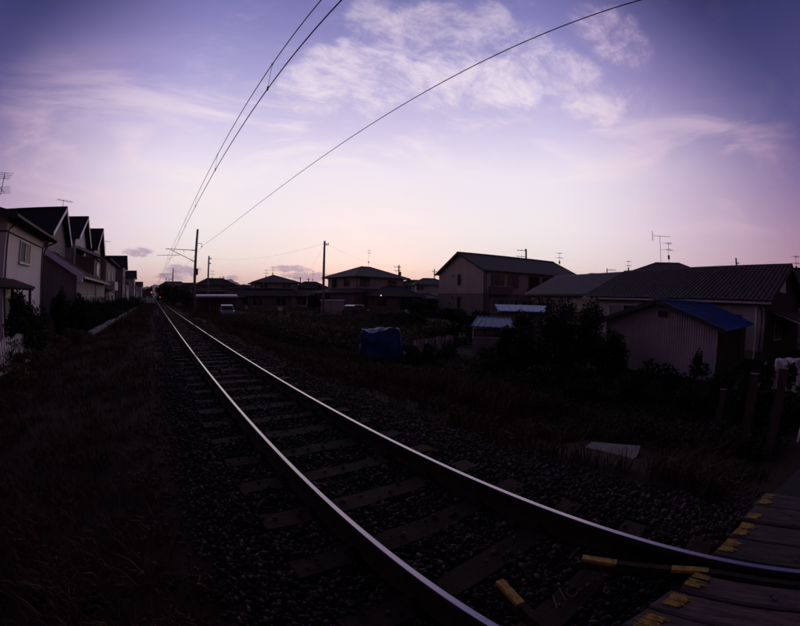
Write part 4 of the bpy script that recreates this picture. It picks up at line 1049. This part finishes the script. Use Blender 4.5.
# leaning white pipe, old sleepers set upright as fence posts
a, b = at(797.5, 443, 6.6), at(806, 405, 6.75)
tag(MB().tube([a, a.lerp(b, .5), a.lerp(b, 2.6)], .028, 8).build('leaning_pipe', M['trim'], smooth=True), 'thin white pipe leaning at the right picture edge', 'pipe')
for i, (px, py, dist, hgt, lean, lab) in enumerate(((741, 449, 6.5, 1.35, .10, 'left of two upright old sleepers used as fence posts at right'), (769, 447, 6.3, 1.45, .06, 'right of two upright old sleepers used as fence posts at right'), (716, 432, 7.4, .9, -.05, 'short dark timber stump left of the upright sleepers'))):
    p = at(px, py, dist); z0 = gz(p.x, p.y) - .1
    mb = MB(); w = .085 if i < 2 else .06
    vs = [(sx_*w*(1 + .12*math.sin(k*3 + i)), sy_*w*.8, k*hgt/4) for k in range(5) for sx_, sy_ in ((-1, -1), (1, -1), (1, 1), (-1, 1))]
    vs = [(x, y - lean*z, z) for x, y, z in vs]
    mb.add(vs, [(0, 3, 2, 1), (16, 17, 18, 19)] + [(4*k + q, 4*k + (q + 1) % 4, 4*k + 4 + (q + 1) % 4, 4*k + 4 + q) for k in range(4) for q in range(4)])
    tag(mb.build('fence_post', M['darkwood'], None, (p.x, p.y, z0), -math.atan2(p.x, p.y)), lab, 'post', 'upright sleepers at the yard')

# white picket fence at far left, kerb wall along the verge
fn = empty('picket_fence', (-5.0, 11.9, -.5)); tag(fn, 'short white picket fence overgrown with leaves at far left', 'fence')
for k in range(22):
    y = -2.4 + k*.20; w = .13
    MB().prism([(y - w/2, .02), (y + w/2, .02), (y + w/2, .92 + .04*math.sin(k)), (y, 1.0 + .04*math.sin(k)), (y - w/2, .92 + .04*math.sin(k))], 'x', -.012, .012).build('picket', M['white'], fn)
for z in (.25, .75): MB().box(-.055, -.015, -2.5, 2.0, z - .04, z + .04).build('rail', M['white'], fn)
for y in (-2.5, -.25, 2.0): MB().box(-.12, -.056, y - .04, y + .04, -.1, 1.0).build('post', M['white'], fn)
kw = empty('kerb_wall', (-3.5, 20.5, -.4)); tag(kw, 'low pale concrete kerb wall along the left verge', 'wall')
for k in range(29):
    y0 = 20.5 + k*2.0; xk = lambda y: -3.5 + .9*min(max((y - 20)/52, 0), 1.05)
    mb = MB(); hh = .26 + .02*math.sin(k*2.1)
    a, b = xk(y0) + 3.5, xk(y0 + 1.985) + 3.5
    mb.add([(a - .32, y0 - 20.5, -.2), (a + .02, y0 - 20.5, -.2), (b + .02, y0 + 1.985 - 20.5, -.2), (b - .32, y0 + 1.985 - 20.5, -.2),
            (a - .30, y0 - 20.5, hh), (a, y0 - 20.5, hh), (b, y0 + 1.985 - 20.5, hh), (b - .30, y0 + 1.985 - 20.5, hh)],
           [(0, 3, 2, 1), (4, 5, 6, 7), (0, 1, 5, 4), (1, 2, 6, 5), (2, 3, 7, 6), (3, 0, 4, 7)])
    mb.build('kerb_block', M['concrete'], kw)

# ------------------------------------------------------------------ plants
def leaf_cloud(n, lobes, size, seed, flat=.0):
    """n leaf-shaped quads spread through lobes (x,y,z,rx,ry,rz)"""
    r = np.random.default_rng(seed); lobes = np.array(lobes, float)
    wgt = (lobes[:, 3]*lobes[:, 4]*lobes[:, 5])**.66; wgt /= wgt.sum()
    li = r.choice(len(lobes), n, p=wgt); l = lobes[li]
    d = r.normal(size=(n, 3)); d /= np.linalg.norm(d, axis=1)[:, None]
    rad = r.uniform(.0, 1, n)**.36*r.uniform(.85, 1.12, n)
    c = l[:, :3] + d*l[:, 3:]*rad[:, None]
    a = r.normal(size=(n, 3)); a[:, 2] *= .7; a = a*.8 + d*.6; a /= np.linalg.norm(a, axis=1)[:, None]
    b = np.cross(a, r.normal(size=(n, 3))); b /= np.linalg.norm(b, axis=1)[:, None]
    s = size*r.uniform(.6, 1.4, n)[:, None]
    V = np.stack([c - a*s, c + b*s*.45, c + a*s, c - b*s*.45], 1)
    return V.reshape(-1, 3), np.arange(4*n).reshape(n, 4)
def lobes_for(w, d, h, k, seed, z0=.15):
    r = np.random.default_rng(seed); out = []
    for i in range(k):
        u, v = r.uniform(-.33, .33, 2); t = r.uniform(.0, 1.0)
        rr = r.uniform(.24, .40)
        out.append((u*w, v*d, h*(z0 + (1 - z0 - rr*.55)*t + rr*.1), rr*w*.62*(1.1 - .35*t), rr*d*.62*(1.1 - .35*t), rr*h*.72))
    return out
_cnt = [0]
def shrub(a, dist, w, h, label, m='leaf', cat='shrub', leaf=.05, n=1500, k=9, base=None, loc=None, depth=None, group=None, name='shrub', stems=4, z0=.12):
    _cnt[0] += 1; sd_ = 100 + _cnt[0]
    p = Vector(loc) if loc is not None else azel(a, dist)
    p.z = base if base is not None else gz(p.x, p.y)
    o = empty(name, p, 0 if loc is not None else -R(a)); tag(o, label, cat, group)
    V, F = leaf_cloud(n, lobes_for(w, depth or w, h, k, sd_, z0), leaf, sd_); V[:, 2] = np.maximum(V[:, 2], .0)
    link('foliage', np_mesh('foliage', V, F, M[m]), o)
    r = random.Random(sd_)
    for _ in range(stems):
        x, y = r.uniform(-.2, .2)*w, r.uniform(-.2, .2)*(depth or w)
        MB().tube([(x*.3, y*.3, -.05), (x*.7, y*.7, h*.35), (x*1.3, y*1.3, h*.75)], [.014 + .012*h, .010 + .008*h, .006], 5).build('stem', M['bark'], o)
    return o
g1_ = 'garden shrubs at right'
shrub(62.0, 13.2, 2.7, 2.45, 'big round evergreen bush left of the tin shed', 'leaf', leaf=.06, n=9000, k=24, group=g1_)
shrub(68.3, 12.0, 1.5, 1.45, 'clipped dark bush against the shed corner', 'leaf', leaf=.05, n=5200, k=18, group=g1_)
shrub(57.0, 12.4, 1.7, 1.5, 'dark bush left of the big round evergreen', 'leaf', leaf=.06, n=4200, k=14, group=g1_)
shrub(53.3, 13.0, 1.4, 1.55, 'dark bush beside the boarded garden hut', 'leaf', leaf=.06, n=4000, k=13, group=g1_)
shrub(55.4, 17.0, 1.9, 1.95, 'leafy bush partly hiding the pale blue hut roof', 'leaf', leaf=.07, n=2000, k=8, group=g1_)
shrub(76.9, 10.2, 1.15, 1.2, 'spiky leafed bush in front of the tin wall', 'leaf', leaf=.06, n=900, k=8, group=g1_)
shrub(73.0, 10.0, 1.1, .72, 'low bush at the left foot of the tin wall', 'leaf', leaf=.05, n=900, k=7, group=g1_)
shrub(82.9, 9.6, .75, 1.25, 'small round-headed shrub on thin stems before the tin wall', 'leaf', leaf=.05, n=520, k=5, z0=.55, group=g1_)
shrub(80.5, 9.4, 1.6, .62, 'low dark planting under the tin wall', 'leaf', leaf=.05, n=1500, k=9, group=g1_)
shrub(88.0, 9.8, 1.3, .95, 'dark bush right of the tin shed corner', 'leaf', leaf=.05, n=1700, k=8, group=g1_)
shrub(91.8, 8.8, 1.2, 1.05, 'leafy bush behind the upright sleepers', 'leaf', leaf=.06, n=1500, k=8, group=g1_)
shrub(95.8, 8.2, 1.1, 1.2, 'broad-leafed bush in front of the white sheeted heap', 'leaf', leaf=.08, n=1300, k=7, group=g1_)
shrub(99.0, 7.6, 1.0, .85, 'low bush at the right picture edge', 'leaf', leaf=.06, n=900, k=7, group=g1_)
shrub(64.5, 9.6, 1.6, .55, 'low dark bush in front of the clipped bush', 'leaf', leaf=.05, n=1500, k=8, group=g1_)
shrub(59.0, 9.8, 1.5, .75, 'low scrub in front of the round evergreen', 'leaf', leaf=.05, n=1500, k=8, group=g1_)
shrub(50.8, 11.6, 1.2, .85, 'weedy bush at the foot of the garden hut', 'leaf', leaf=.05, n=1200, k=8, group=g1_)
shrub(47.0, 20.0, 2.6, 1.1, 'bush row behind the white plastic strip', 'leaf', leaf=.08, n=1800, k=9, group=g1_)
shrub(43.0, 21.0, 3.0, 1.15, 'wide low bush behind the white plastic strip', 'leafm', leaf=.08, n=2000, k=9, group=g1_)
shrub(38.6, 30.0, 3.4, 1.55, 'domed bush in front of the brown annex', 'leaf', leaf=.10, n=2200, k=9, group=g1_)
shrub(34.8, 33.0, 3.2, 1.2, 'low hedge clump right of the half-hidden car', 'leaf', leaf=.10, n=1800, k=9, group=g1_)
shrub(43.5, 34.0, 4.0, 1.55, 'hedge clump below the apartment gable', 'leaf', leaf=.11, n=2400, k=10, group=g1_)
shrub(48.0, 32.0, 4.0, 1.5, 'hedge clump below the apartment corner', 'leaf', leaf=.11, n=2400, k=10, group=g1_)
shrub(40.3, 13.4, 1.0, .62, 'leafy vegetable clump before the left end of the plastic strip', 'leaf', leaf=.06, n=520, k=9, group=g1_)
shrub(43.4, 14.6, 1.2, .62, 'leafy vegetable clump before the right half of the plastic strip', 'leaf', leaf=.06, n=520, k=9, group=g1_)
shrub(39.2, 13.8, .7, .6, 'small leafy stalk clump at the left end of the plastic strip', 'leaf', leaf=.07, n=260, k=6, group=g1_)
shrub(41.8, 14.0, .7, .66, 'small leafy stalk clump at the middle of the plastic strip', 'leaf', leaf=.07, n=300, k=6, group=g1_)
shrub(44.6, 15.6, .8, .62, 'small leafy stalk clump at the right end of the plastic strip', 'leaf', leaf=.07, n=300, k=6, group=g1_)
g2_ = 'shrubs along the left verge'
shrub(0, 0, 1.6, 2.25, 'tall climbing bush over the picket fence at far left', 'leaf', leaf=.07, n=8000, k=24, loc=(-5.35, 14.0, 0), base=-.5, depth=2.6, group=g2_)
shrub(0, 0, .8, .9, 'leafy vine on the white picket fence', 'leaf', leaf=.05, n=800, k=10, loc=(-4.9, 11.9, 0), base=-.45, depth=2.8, group=g2_)
for (x, y, w, h, lab) in ((-6.0, 22.9, 1.5, 2.5, 'tall dark shrub hiding the far corner of the nearest house'), (-5.5, 24.6, 1.9, 2.5, 'tall dark shrub under the white bargeboard of the lean-to')):
    shrub(0, 0, w, h, lab, 'leaf', leaf=.08, n=5200, k=20, loc=(x, y, 0), base=-.5, depth=w*1.6, group=g2_)
for i, (y, w, h, lab) in enumerate(((22.6, 1.6, 1.7, 'tall dark bush beside the nearest house corner'), (25.0, 2.0, 2.0, 'dark bush in front of the first lean-to roof'), (28.6, 2.2, 1.9, 'second dark bush along the lean-to'), (33, 2.2, 1.7, 'rounded bush under the projecting bay'),
                                  (38.5, 2.4, 1.7, 'bush at the far end of the lean-to'), (46, 2.6, 1.8, 'bush below the third gabled house'), (56, 3, 2.0, 'bush below the long dark-roofed house'), (68, 3, 2.2, 'far bush in the left gardens'), (84, 4, 2.4, 'farther bush in the left gardens'))):
    shrub(0, 0, w, h, lab, 'leaf', leaf=.07, n=4200, k=16, loc=(-4.6 + .008*(y - 20)*2, y, 0), base=-.5, depth=w*1.6, group=g2_)
for i, (x, y, w, h, lab) in enumerate(((-4.2, 9.4, 1.6, .55, 'low mound of shrubs nearest on the left bank'), (-4.3, 12.6, 1.6, .5, 'low shrub mound below the picket fence'), (-4.2, 15.6, 1.5, .62, 'low shrub mound beyond the picket fence'), (-4.1, 18.6, 1.5, .65, 'low shrub mound before the kerb wall'), (-5.2, 8.2, 1.6, .7, 'dark shrub mound at the left picture edge'))):
    shrub(0, 0, w, h, lab, 'leafr', leaf=.045, n=1800, k=10, loc=(x, y, 0), depth=w*1.5, group=g2_)

def tree(label, a, dist, h, w, m='leaf', leaf=.16, n=2600, group='trees among the far houses', trunk=.3, base=GZ, z0=.3):
    _cnt[0] += 1; sd_ = 300 + _cnt[0]; p = azel(a, dist, base)
    o = empty('tree', p, -R(a)); tag(o, label, 'tree', group)
    lb = lobes_for(w, w, h, 13, sd_, z0)
    V, F = leaf_cloud(n, lb, leaf, sd_); link('crown', np_mesh('crown', V, F, M[m]), o)
    mb = MB(); mb.tube([(0, 0, -.2), (.05, 0, h*.3), (0, .05, h*.62)], [.05*h*trunk + .08, .04*h*trunk + .05, .03], 7)
    for q in lb[:6]: mb.tube([(0, 0, h*.28), ((q[0])*.6, q[1]*.6, (h*.3 + q[2])/2), (q[0], q[1], q[2])], [.05, .035, .015], 5)
    mb.build('trunk', M['bark'], o)
tree('dark tree beside the far track, right of the rails', 2.2, 84, 5.0, 4.6)
tree('dark tree left of the near catenary pole', 4.0, 78, 4.3, 5.0)
tree('low dark tree at the foot of the near catenary pole', 5.6, 66, 3.0, 3.8)
tree('round treetop standing against the hills behind a dark roof', 10.5, 104, 7.0, 2.4, leaf=.14)
tree('pointed shrubby tree among the roofs right of the pyramid house', 22.6, 80, 3.8, 4.0)
tree('low tree left of the pyramid-roofed house', 15.0, 70, 2.7, 4.6)
tree('garden tree left of the big hip-roofed house', 25.0, 60, 2.6, 4.0)
tree('garden tree in front of the pale balcony house', 40.4, 50, 2.2, 4.2)
tree('tree at the right side of the far track bend', 1.3, 130, 5.2, 6.0, leaf=.25)
tree('leafy tree far beyond the left row of houses', -2.0, 185, 6.0, 9.0, leaf=.3)
tree('tree between the far track and the left row', -1.1, 230, 7.0, 10.0, leaf=.35)
tree('tree below the silver-tiled eaves', 57.5, 28, 2.6, 3.0, leaf=.1)

# crops in the field: rows of leafy plants (uncountable)
def crops(name, label, n, ax, dx, h, leaf, m, seed, per=16):
    r = np.random.default_rng(seed)
    a = r.uniform(*ax, n); d = dx[0] + (dx[1] - dx[0])*r.uniform(0, 1, n)**1.2
    x, y = np.sin(np.radians(a))*d, np.cos(np.radians(a))*d
    row = .9; q = x*.94 - y*.34; qs = np.round(q/row)*row + r.normal(0, .10, n); x = x + (qs - q)*.94; y = y - (qs - q)*.34
    keep = (x > 5.6 + .02*y); x, y = x[keep], y[keep]; n = len(x)
    hh = h*(r.uniform(.55, 1.15, n))*(.75 + .35*np.sin(x*.5 + 1.7*np.sin(y*.22)))
    c = np.repeat(np.stack([x, y, ground_h(x, y)], -1), per, 0); hp_ = np.repeat(hh, per)
    t = r.uniform(.15, 1, n*per); off = r.normal(0, .13, (n*per, 2))
    c[:, :2] += off; c[:, 2] += t*hp_
    u = r.normal(size=(n*per, 3)); u[:, 2] = np.abs(u[:, 2])*.5; u /= np.linalg.norm(u, axis=1)[:, None]
    b = np.cross(u, r.normal(size=(n*per, 3))); b /= np.linalg.norm(b, axis=1)[:, None]
    s = leaf*r.uniform(.6, 1.4, n*per)[:, None]
    V = np.stack([c - u*s, c + b*s*.42, c + u*s, c - b*s*.42], 1).reshape(-1, 3)
    o = link(name, np_mesh(name, V, np.arange(len(V)).reshape(-1, 4), M[m])); tag(o, label, 'crops', kind='stuff')
crops('field_crops', 'leafy crop rows in the middle of the field', 2600, (11, 40), (17, 46), .75, .085, 'leafm', 11)
crops('field_crops', 'tall pale-topped crops near the track side of the field', 1500, (14, 33), (20, 34), 1.0, .07, 'leafr', 12)
crops('field_weeds', 'weeds between the track and the huts', 1500, (24, 62), (8.5, 15), .32, .05, 'leafm', 13)
crops('field_weeds', 'weeds in the yard at right', 900, (60, 100), (6.3, 11), .30, .045, 'leaf', 14)

# grass: blades (uncountable)
def grass(name, label, x, y, h, m, seed, wdt=.006, spread=.35):
    off = (np.abs(x - SC.x + .12) > .80) | (np.abs(y - SC.y) > .70); x, y = x[off], y[off]        # not through the slab
    r = np.random.default_rng(seed); n = len(x); z = ground_h(x, y) - .01
    hh = h*r.uniform(.35, 1.25, n); an = r.uniform(0, 2*math.pi, n); ln = hh*spread*r.uniform(.2, 1.9, n)
    dx_, dy_ = np.cos(an), np.sin(an); w = wdt*r.uniform(.6, 1.5, n)
    base = np.stack([x, y, z], -1); side = np.stack([-dy_, dx_, 0*x], -1)*w[:, None]; out = np.stack([dx_, dy_, 0*x], -1); up_ = np.array([0, 0, 1.0])
    mid = base + out*(ln*.35)[:, None] + up_*(hh*.62)[:, None]; tip = base + out*ln[:, None] + up_*(hh*r.uniform(.7, 1.0, n))[:, None]
    V = np.stack([base - side, base + side, mid + side*.7, mid - side*.7, tip], 1).reshape(-1, 3)
    k = 5*np.arange(n)[:, None]
    F = np.concatenate([k + np.array([[0, 1, 2]]), k + np.array([[0, 2, 3]]), k + np.array([[3, 2, 4]])])
    o = link(name, np_mesh(name, V, F, M[m])); tag(o, label, 'grass', kind='stuff'); return o
def clumpy(n, xr, yr, seed, pw=1.3, cl=.5, nc=None):
    r = np.random.default_rng(seed); nc = nc or n//25
    cx = r.uniform(*xr, nc); cy = yr[0] + (yr[1] - yr[0])*r.uniform(0, 1, nc)**pw
    i = r.integers(0, nc, n); s = cl*(.35 + .02*cy[i])
    return cx[i] + r.normal(0, 1, n)*s*.5, cy[i] + r.normal(0, 1, n)*s*.5
x, y = clumpy(30000, (-4.4, -.05), (.6, 24), 21); k = (x < .12); grass('verge_grass', 'dry brownish grass on the left verge', x[k], y[k], .16, 'dry', 21, .005, .7)
x, y = clumpy(16000, (-4.0, -.3), (.4, 30), 22); k = (x < -.1); grass('verge_grass', 'short green grass on the left verge', x[k], y[k], .12, 'grass', 22, .005, .6)
x, y = clumpy(30000, (3.5, 7.2), (-.2, 22), 23); k = (x > 3.42 + .2*np.sin(y*1.3)) & (y > -.1); grass('bank_grass', 'dry grass on the bank right of the ballast', x[k], y[k], .26, 'dry', 23, .006, .6)
x, y = clumpy(22000, (3.9, 9.0), (-.6, 26), 24); k = (x > 3.7) & (y > edge_y(x) + .1); grass('bank_grass', 'green weeds on the bank right of the ballast', x[k], y[k], .22, 'grass', 24, .006, .5)
x, y = clumpy(5000, (4.6, 6.9), (3.5, 7.5), 25, 1.0, .5, 50); grass('tall_grass', 'tall pale grass tufts right of the rails', x, y, .55, 'dry', 25, .006, .35)
x, y = clumpy(9000, (3.7, 8), (22, 80), 26, 1.0, 1.2); grass('bank_grass', 'far grass along the right side of the line', x, y, .5, 'dry', 26, .014, .4)
x, y = clumpy(9000, (-2.6, -.4), (22, 90), 27, 1.0, 1.0); grass('verge_grass', 'far grass along the left side of the line', x, y, .4, 'dry', 27, .014, .4)

# ------------------------------------------------------------------ far hills and the evening air
prof = [(-40, .3), (-20, .6), (-8, .8), (-3, 1.0), (-1.5, 1.25), (0.2, 1.6), (1.6, 1.3), (3.5, .8), (6, 1.0), (8.2, 1.5), (9.6, 2.15), (10.8, 2.35), (12.2, 2.25), (13.2, 1.8), (14.2, 1.55), (15.5, 1.65), (17, 1.4), (19, 1.1), (24, 1.0), (27, 1.2), (32, .9), (45, .6), (60, .5), (80, .4), (110, .3)]
A_ = np.linspace(-40, 110, 500); E_ = np.interp(A_, [p[0] for p in prof], [p[1] for p in prof])
E_ = E_ + .10*np.sin(A_*2.3) + .06*np.sin(A_*5.9 + 1) + .03*np.sin(A_*13.7)
vs = []
for dist, f in ((4700, -.3), (5000, .35), (5400, .75), (5700, 1.0), (6200, .5), (6700, -.3)):
    d_ = dist*(1 + .02*np.sin(A_*.9)); vs.append(np.stack([np.sin(np.radians(A_))*d_, np.cos(np.radians(A_))*d_, np.where(f < 0, GZ - 2, 1.6 + 5700*np.tan(np.radians(E_))*f)], -1))
V = np.stack(vs, 0); n0, n1 = V.shape[:2]; I = np.arange(n0*n1).reshape(n0, n1)
hills = link('hills', np_mesh('hills', V.reshape(-1, 3), np.stack([I[:-1, :-1], I[:-1, 1:], I[1:, 1:], I[1:, :-1]], -1).reshape(-1, 4), M['hill'], True)); tag(hills, 'low wooded hills on the horizon', 'hills', kind='structure')

hz = MB().box(-7000, 7000, -7000, 7000, GZ - 4.0, 270).build('haze', None); tag(hz, 'thin violet evening haze over the whole place', 'haze', kind='stuff')
hm = bpy.data.materials.new('evening_haze'); hm.use_nodes = True; ht = hm.node_tree; ht.nodes.clear(); hg = N(ht)
pv = hg.new('ShaderNodeVolumePrincipled'); pv.inputs['Color'].default_value = (.86, .80, .90, 1); pv.inputs['Density'].default_value = 7e-5; pv.inputs['Anisotropy'].default_value = .6
ho = hg.new('ShaderNodeOutputMaterial'); ht.links.new(pv.outputs[0], ho.inputs['Volume']); hz.data.materials.append(hm)
